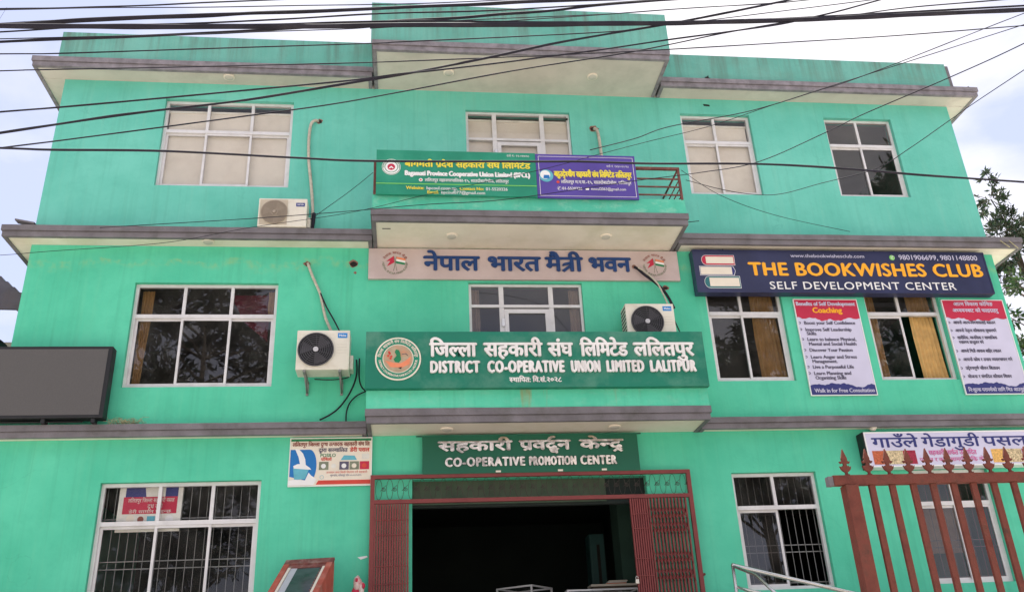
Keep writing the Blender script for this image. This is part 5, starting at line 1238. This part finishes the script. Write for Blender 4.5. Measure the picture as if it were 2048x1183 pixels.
# ------------------------------------------------------------------ overhead cables
CG = 'cables strung across the street in front of the building'
CABLES = [
 ('v', .0075, [(-4.50,-6.72,6.055),(-2.90,-6.72,6.150),(-2.40,-6.72,6.175),(-1.6,-6.72,6.22),(-1.0,-6.72,6.255),(-.4,-6.72,6.31),(.2,-6.72,6.35),(.8,-6.72,6.37),(1.5,-6.72,6.40),(2.2,-6.72,6.445),(3.0,-6.72,6.52),(4.2,-6.72,6.66),(6.5,-6.72,6.93)], 'strand bound loosely along the top of the thick level cable'),
 ('w', .0060, [(-4.6,-6.58,6.02),(-2.95,-6.58,6.21),(-2.3,-6.58,6.30),(-1.6,-6.58,6.36),(-.9,-6.58,6.44),(-.2,-6.58,6.53),(.6,-6.58,6.60),(1.4,-6.58,6.70),(2.6,-6.58,6.86)], 'cable strand wound along the thick rising one at the upper left'),
 ('thin_bundle', .0055, [(-4.7,-6.5,6.384),(-3.023,-6.5,6.498),(-2.673,-6.5,6.521),(-2.319,-6.5,6.555),(-1.959,-6.5,6.59),(-1.594,-6.5,6.635),(-1.222,-6.5,6.676),(-.767,-6.5,6.727),(.823,-6.5,6.905)], 'topmost overhead cable crossing the sky at the top left corner'),
 ('a', .0036, [(-4.635,-6.56,6.30),(-2.988,-6.56,6.435),(-2.292,-6.56,6.492),(-1.572,-6.56,6.536),(-.831,-6.56,6.594),(-.297,-6.56,6.633),(.131,-6.56,6.669),(.527,-6.56,6.712),(.972,-6.56,6.763),(2.669,-6.56,6.957)], 'thin cable second from the top at the upper left'),
 ('b', .0105, [(-4.521,-6.62,6.028),(-2.929,-6.62,6.243),(-2.594,-6.62,6.288),(-2.251,-6.62,6.329),(-1.547,-6.62,6.395),(-1.186,-6.62,6.443),(-.818,-6.62,6.477),(-.444,-6.62,6.517),(.129,-6.62,6.583),(.56,-6.62,6.627),(.919,-6.62,6.673),(1.53,-6.62,6.733),(3.245,-6.62,6.901)], 'thick rising cable passing just above the left roof and the central block'),
 ('c', .0125, [(-4.483,-6.68,6.093),(-2.894,-6.68,6.187),(-2.695,-6.68,6.210),(-2.394,-6.68,6.255),(-1.879,-6.68,6.315),(-1.529,-6.68,6.352),(-1.1,-6.68,6.40),(-.6,-6.68,6.455)], 'thickest cable bundle entering at the upper left edge'),
 ('d', .0145, [(-4.458,-6.74,6.094),(-2.862,-6.74,6.13),(-2.361,-6.74,6.151),(-1.503,-6.74,6.19),(-.937,-6.74,6.223),(-.612,-6.74,6.239),(-.246,-6.74,6.268),(.125,-6.74,6.291),(.694,-6.74,6.32),(1.475,-6.74,6.372),(2.036,-6.74,6.404),(2.488,-6.74,6.442),(3.118,-6.74,6.495),(3.991,-6.74,6.588),(5.122,-6.74,6.707),(7.071,-6.74,6.912)], 'thick nearly level cable crossing the whole view over the rooftops'),
 ('e', .0085, [(-4.587,-6.5,6.004),(-2.966,-6.5,6.188),(-2.539,-6.5,6.237),(-2.101,-6.5,6.277),(-1.565,-6.5,6.336),(-1.2,-6.5,6.379),(-.678,-6.5,6.449),(-.297,-6.5,6.499),(-.064,-6.5,6.536),(.408,-6.5,6.591),(.73,-6.5,6.644),(1.139,-6.5,6.702),(1.559,-6.5,6.788),(2.16,-6.5,6.881),(3.98,-6.5,7.16)], 'medium cable rising over the left parapet and the central roof block'),
 ('f', .0036, [(-4.559,-6.56,6.034),(-2.938,-6.56,6.165),(-2.513,-6.56,6.2),(-1.547,-6.56,6.275),(-1.124,-6.56,6.32),(-.508,-6.56,6.377),(-.292,-6.56,6.406),(.033,-6.56,6.462),(.585,-6.56,6.531),(1.533,-6.56,6.63),(1.792,-6.56,6.664),(2.36,-6.56,6.747),(3.038,-6.56,6.83),(3.355,-6.56,6.886),(5.269,-6.56,7.223)], 'thin cable just under the medium one across the central roof block'),
 ('g', .0036, [(-.289,-6.62,6.343),(.418,-6.62,6.433),(.739,-6.62,6.465),(1.082,-6.62,6.513),(1.516,-6.62,6.571),(2.087,-6.62,6.656),(2.961,-6.62,6.77),(3.228,-6.62,6.812),(3.409,-6.62,6.844),(5.311,-6.62,7.178)], 'thin cable branching from the thick level bundle over the central block'),
 ('h', .0080, [(-4.171,-6.68,4.931),(-2.727,-6.68,5.267),(-2.381,-6.68,5.347),(-2.04,-6.68,5.425),(-1.693,-6.68,5.494),(-1.114,-6.68,5.603),(-.419,-6.68,5.776),(-.058,-6.68,5.863),(.537,-6.68,6.033),(1.081,-6.68,6.202),(1.481,-6.68,6.309),(2.168,-6.68,6.485),(2.891,-6.68,6.694),(3.13,-6.68,6.766),(5.063,-6.68,7.347)], 'steep medium cable crossing the top left window and rising to the top right'),
 ('i', .0058, [(-4.208,-6.74,5.188),(-2.727,-6.74,5.395),(-2.351,-6.74,5.447),(-1.685,-6.74,5.549),(-1.107,-6.74,5.64),(-.415,-6.74,5.751),(-.058,-6.74,5.824),(.197,-6.74,5.867),(.68,-6.74,5.957),(1.061,-6.74,6.035),(1.452,-6.74,6.115),(1.999,-6.74,6.238),(2.43,-6.74,6.328),(2.941,-6.74,6.44),(3.207,-6.74,6.521),(3.479,-6.74,6.608),(3.855,-6.74,6.745),(5.9,-6.74,7.493)], 'rising cable grazing the top edge of the top left window'),
 ('j', .0050, [(-4.294,-6.5,4.979),(-2.796,-6.5,5.267),(-2.414,-6.5,5.34),(-1.733,-6.5,5.476),(-1.141,-6.5,5.596),(-.573,-6.5,5.714),(-.067,-6.5,5.845),(.805,-6.5,6.082),(1.628,-6.5,6.275),(2.084,-6.5,6.398),(2.584,-6.5,6.546),(3.128,-6.5,6.685),(3.456,-6.5,6.75),(3.708,-6.5,6.787),(4.283,-6.5,6.908),(5.184,-6.5,7.045),(7.259,-6.5,7.358)], 'rising cable crossing the middle of the top left window'),
 ('k', .0044, [(-4.531,-6.56,5.938),(-2.913,-6.56,6.029),(-2.507,-6.56,6.052),(-1.534,-6.56,6.139),(-.289,-6.56,6.249),(-.062,-6.56,6.275),(.713,-6.56,6.356),(1.517,-6.56,6.446),(1.765,-6.56,6.484),(2.105,-6.56,6.563)], 'gently rising cable across the left parapet'),
 ('l', .0042, [(-4.428,-6.62,5.704),(-2.854,-6.62,5.831),(-2.623,-6.62,5.85),(-1.754,-6.62,5.909),(-1.149,-6.62,5.953),(-.282,-6.62,6.018),(.697,-6.62,6.109),(1.086,-6.62,6.146),(2.05,-6.62,6.249),(3.146,-6.62,6.378),(4.03,-6.62,6.486),(5.185,-6.62,6.648),(7.187,-6.62,6.928)], 'gently rising cable running along the left roof ledge and on over the right parapet'),
 ('m', .0074, [(-4.239,-6.68,5.168),(-2.705,-6.68,5.147),(-2.371,-6.68,5.142),(-1.66,-6.68,5.152),(-.795,-6.68,5.122),(-.257,-6.68,5.108),(.89,-6.68,5.133),(1.242,-6.68,5.142),(1.747,-6.68,5.138),(2.578,-6.68,5.155),(3.275,-6.68,5.129),(3.837,-6.68,5.089),(4.65,-6.68,5.046),(6.301,-6.68,4.958)], 'level black cable passing in front of the green and violet banners'),
 ('n', .0032, [(1.298,-6.74,5.202),(1.64,-6.74,5.311),(1.915,-6.74,5.425),(2.553,-6.74,5.586),(3.149,-6.74,5.804),(3.368,-6.74,5.884),(3.875,-6.74,6.106),(4.709,-6.74,6.488),(5.11,-6.74,6.669),(7.402,-6.74,7.699)], 'thin wire rising from the violet banner over the right parapet'),
 ('o', .0036, [(2.2,-6.5,6.62),(3.283,-6.5,6.839),(3.655,-6.5,6.914),(3.961,-6.5,6.976),(5.965,-6.5,7.378)], 'thin cable cutting the top edge of the sky right of the central block'),
 ('p', .0048, [(6.12,-7,6.845),(5.525,-6.2,6.833),(5.303,-5.5,7.019),(4.879,-4.6,7.22),(4.722,-4,7.386),(4.339,-3,7.643),(3.892,-2.2,7.992),(3.248,-1.6,8.238),(2.563,-1.4,8.225),(1.286,-1.3,8.055),(.243,-1.2,8.022),(-.799,-1,8.015),(-2.089,-.8,7.996),(-3.725,-.5,8.027),(-4.341,-.35,8.062)], 'service wire falling across the top right windows and along the upper balcony'),
 ('q', .0036, [(6.099,-7,6.789),(5.357,-6.4,6.849),(4.897,-5.5,7.185),(4.545,-5,7.336),(4.052,-4.4,7.486),(3.548,-3.6,7.731),(2.994,-3,7.918),(2.497,-2.4,8.115),(1.897,-2,8.152),(1.114,-1.7,8.111),(.239,-1.4,8.054),(-.798,-1,7.991),(-2.218,-.6,7.954),(-3.44,-.3,7.858),(-4.932,-.4,7.651),(-5.527,-.5,7.53),(-6.603,-.8,7.288)], 'thin twisted wire sagging over both banners to the left ledge'),
 ('r', .0042, [(5.946,-6.6,6.768),(5.806,-5.8,6.87),(5.865,-5,7.099),(5.841,-4.6,7.167),(5.70,-4,7.20),(5.55,-3.5,7.246),(5.326,-2.6,7.601),(5.056,-2,7.803),(4.813,-1.6,8.042),(4.553,-1.2,8.366),(4.178,-.88,8.714)], 'wire looping under the dark top right window to the balcony rail'),
 ('s', .0036, [(4.131,-.86,8.904),(4.748,-.7,8.571),(5.64,-.55,8.321),(6.927,-.34,8.166)], 'thin wire drooping from the balcony rail down to the right ledge'),
 ('t', .0040, [(-.498,-.88,8.735),(-.838,-.6,8.587),(-1.287,-.3,8.39),(-1.452,-.2,8.3)], 'thin wire from the left end of the balcony rail to the upper left cooling unit'),
 ('u', .0012, [(-5.6,-4.0,9.6),(-5.50,-4.0,8.6),(-5.46,-4.0,8.0),(-5.42,-4.0,7.2)], 'hair-thin hanging wire in the sky left of the building'),
]
for nm, r, P, lab in CABLES:
    if nm == 'u': P = [(-4.33, -4.0, 8.75), (-4.40, -4.0, 8.45), (-4.45, -4.0, 8.0), (-4.44, -4.0, 7.6)]
    sp = smooth_path(P, 10); k_ = 1.3 if r > .0075 and nm != 'h' else 1.12
    if nm == 'c': sp_r = [1 - .9 * max(0, (i / len(sp) - .6) / .4) for i in range(len(sp))]
    else: sp_r = [1.0] * len(sp)
    solo(MB().tube(sp, [r * k_ * w_ * (1 + (.30 if r > .0075 else .18) * noise.noise(Vector((q.x * 2.3, q.z * 5, r * 900)))) for q, w_ in zip(sp, sp_r)], 7), 'overhead_cable', M['cable'], lab, 'cable', CG)

# ------------------------------------------------------------------ neighbour roof at the left edge
t = thing('neighbour_shed', (-7.6, 3.0, 0), 'corrugated dark tin roof of the neighbouring house at the left edge', 'shed')
top = []
for i in range(61):
    u = i / 60; top.append((-8.4 + 3.3 * u, 9.67 - 2.65 * u + (.018 if i % 2 else -.018)))
MB().prism(top + [(-5.1, 6.95), (-5.3, 7.16), (-8.4, 7.24)], .50, .54).build('tin_gable', M['tin'], t)
mb = MB()
for i in range(60): mb.face([(top[i][0], .54, top[i][1]), (top[i + 1][0], .54, top[i + 1][1]), (top[i + 1][0], 3.8, top[i + 1][1]), (top[i][0], 3.8, top[i][1])])
mb.build('tin_roof', M['tin'], t)
box_obj('wall', M['concrete'], t, -8.4, -5.95, 1.6, 3.8, 0, 7.1)
t = thing('water_tank', (-6.0, 1.2, 0.0), 'black rounded tank top just above the display screen at the left edge', 'water tank')
mb = MB()
prof = [(.0, 6.84), (.07, 6.83), (.08, 6.79), (.20, 6.76), (.27, 6.70), (.30, 6.62), (.30, 6.2)]
b = 0; n = 24
for r, z in prof:
    for k in range(n): mb.v.append((-6.02 + r * math.cos(2 * math.pi * k / n), .7 + r * math.sin(2 * math.pi * k / n), z))
for j in range(len(prof) - 1):
    for k in range(n): mb.f.append((j * n + k, (j + 1) * n + k, (j + 1) * n + (k + 1) % n, j * n + (k + 1) % n)); mb.sm.append(True)
mb.build('tank_top', M['black'], t)
box_obj('tank_stand', M['concrete'], t, -6.3, -5.72, .4, 1.0, 0, 6.2)

# ------------------------------------------------------------------ trees
def tree(name, base, label, m_leaf, trunk_top, clusters, leaf, per, seed, group=None, spray=True):
    """clusters: list of (centre, radius); each fed by a limb from the trunk and filled with leafy twigs"""
    r = random.Random(seed); t = thing(name, base, label, 'tree', group); bx, by, bz = base
    hgt = trunk_top - bz
    tp = smooth_path([(bx, by, bz), (bx + r.uniform(-.2, .2), by, bz + hgt * .35), (bx + r.uniform(-.3, .3), by, bz + hgt * .7), (bx, by, trunk_top)], 5)
    MB().tube(tp, [max(.03, .022 * hgt * (1 - .85 * i / (len(tp) - 1))) for i in range(len(tp))], 8).build('trunk', M['bark'], t)
    lv, lf = [], []; tw = MB()
    for (c, rad) in clusters:
        c = Vector(c); j = min(range(len(tp)), key=lambda i: abs(tp[i].z - (c.z - rad * 1.2)))
        a = tp[j]; mid = a.lerp(c, .5) + Vector((0, 0, .12 * rad))
        lp = smooth_path([a, mid, c], 4); rr = [max(.010, .045 * rad ** .5 * (1 - .75 * i / (len(lp) - 1))) for i in range(len(lp))]
        MB().tube(lp, rr, 6).build('limb', M['bark'], t)
        for k in range(int(per * rad * rad)):
            d = Vector((r.gauss(0, 1), r.gauss(0, 1), r.gauss(.25, .8))); d.normalize(); L0 = rad * r.uniform(.45, 1.1)
            tip = c + d * L0; st = c + d * L0 * .25
            tw.tube([st, st.lerp(tip, .5) + Vector((r.uniform(-.06, .06), r.uniform(-.06, .06), .04)) * rad, tip], .006 + .004 * rad, 3, cap=False)
            for q in range(13 if spray else 9):
                u = r.uniform(.35, 1.0); p = st.lerp(tip, u) + Vector((r.gauss(0, .05), r.gauss(0, .05), r.gauss(0, .05))) * rad
                dr = (d + Vector((r.gauss(0, .8), r.gauss(0, .8), r.gauss(-.15, .6)))).normalized(); sd_ = dr.cross(Vector((r.gauss(0, 1), r.gauss(0, 1), r.gauss(0, 1)))).normalized()
                ll = leaf * r.uniform(.6, 1.25); ww = ll * .17; b = len(lv); up = dr.cross(sd_) * ll * .08
                lv += [tuple(p), tuple(p + dr * ll * .45 + sd_ * ww + up), tuple(p + dr * ll), tuple(p + dr * ll * .45 - sd_ * ww + up)]
                lf.append((b, b + 1, b + 2, b + 3))
    tw.build('twig', M['bark'], t, kind='stuff')
    mb = MB(); mb.v = lv; mb.f = lf; mb.sm = [False] * len(lf); mb.build('crown', m_leaf, t, kind='stuff')
    return t
tree('tree', (12.6, 3.2, 0), 'leafy tree rising behind the top right corner of the building', M['leaf_dark'], 10.2,
     [((12.0, 2.8, 9.9), .62), ((12.05, 2.8, 10.75), .42), ((12.45, 2.8, 10.15), .50), ((11.85, 2.9, 9.3), .55), ((12.75, 2.9, 9.75), .42), ((11.75, 2.8, 8.75), .45), ((12.5, 2.8, 8.95), .35), ((12.15, 2.8, 11.3), .22), ((12.95, 2.8, 9.1), .4)], .15, 105, 11, 'trees behind the right end of the building')
tree('tree', (12.0, 2.4, 0), 'loose leafy branches beside the right wall below the middle ledge', M['leaf'], 7.4,
     [((11.5, 2.0, 8.35), .42), ((11.15, 2.1, 7.75), .28), ((11.3, 2.0, 7.1), .45), ((11.7, 2.1, 6.7), .6), ((11.9, 2.1, 7.6), .35), ((11.2, 2.0, 6.2), .45), ((12.0, 2.1, 8.9), .3)], .13, 110, 12, 'trees behind the right end of the building')
def cloud_clusters(cx, cy, cz, rx, ry, rz, n, seed, rr):
    r = random.Random(seed); o_ = []
    for k in range(n):
        d = Vector((r.gauss(0, 1), r.gauss(0, 1), r.gauss(0, 1))).normalized() * r.uniform(.35, 1) ** .5
        o_.append(((cx + d.x * rx, cy + d.y * ry, cz + d.z * rz), rr * r.uniform(.7, 1.3)))
    return o_
RG = 'street trees reflected in the windows'
tree('street_tree', (-7.0, -19.5, 0), 'broad dark tree across the street mirrored in the middle left window', M['leaf_street'], 15.0, cloud_clusters(-7.4, -19.5, 11.2, 5.6, 3.0, 6.6, 52, 21, 1.5), .36, 24, 21, RG, spray=False)
tree('street_tree', (13.5, -20.5, 0), 'dark tree across the street mirrored in the right middle windows', M['leaf_street'], 14.0, cloud_clusters(14.4, -20.5, 10.0, 4.0, 3.0, 6.4, 40, 22, 1.4), .36, 24, 22, RG, spray=False)
tree('street_tree', (22.0, -21.0, 0), 'tall dark tree across the street mirrored in the far right top window', M['leaf_street'], 22.0, cloud_clusters(21.8, -20.5, 16.0, 3.0, 3.0, 8.2, 46, 23, 1.5), .38, 22, 23, RG, spray=False)
bpy.context.view_layer.update()
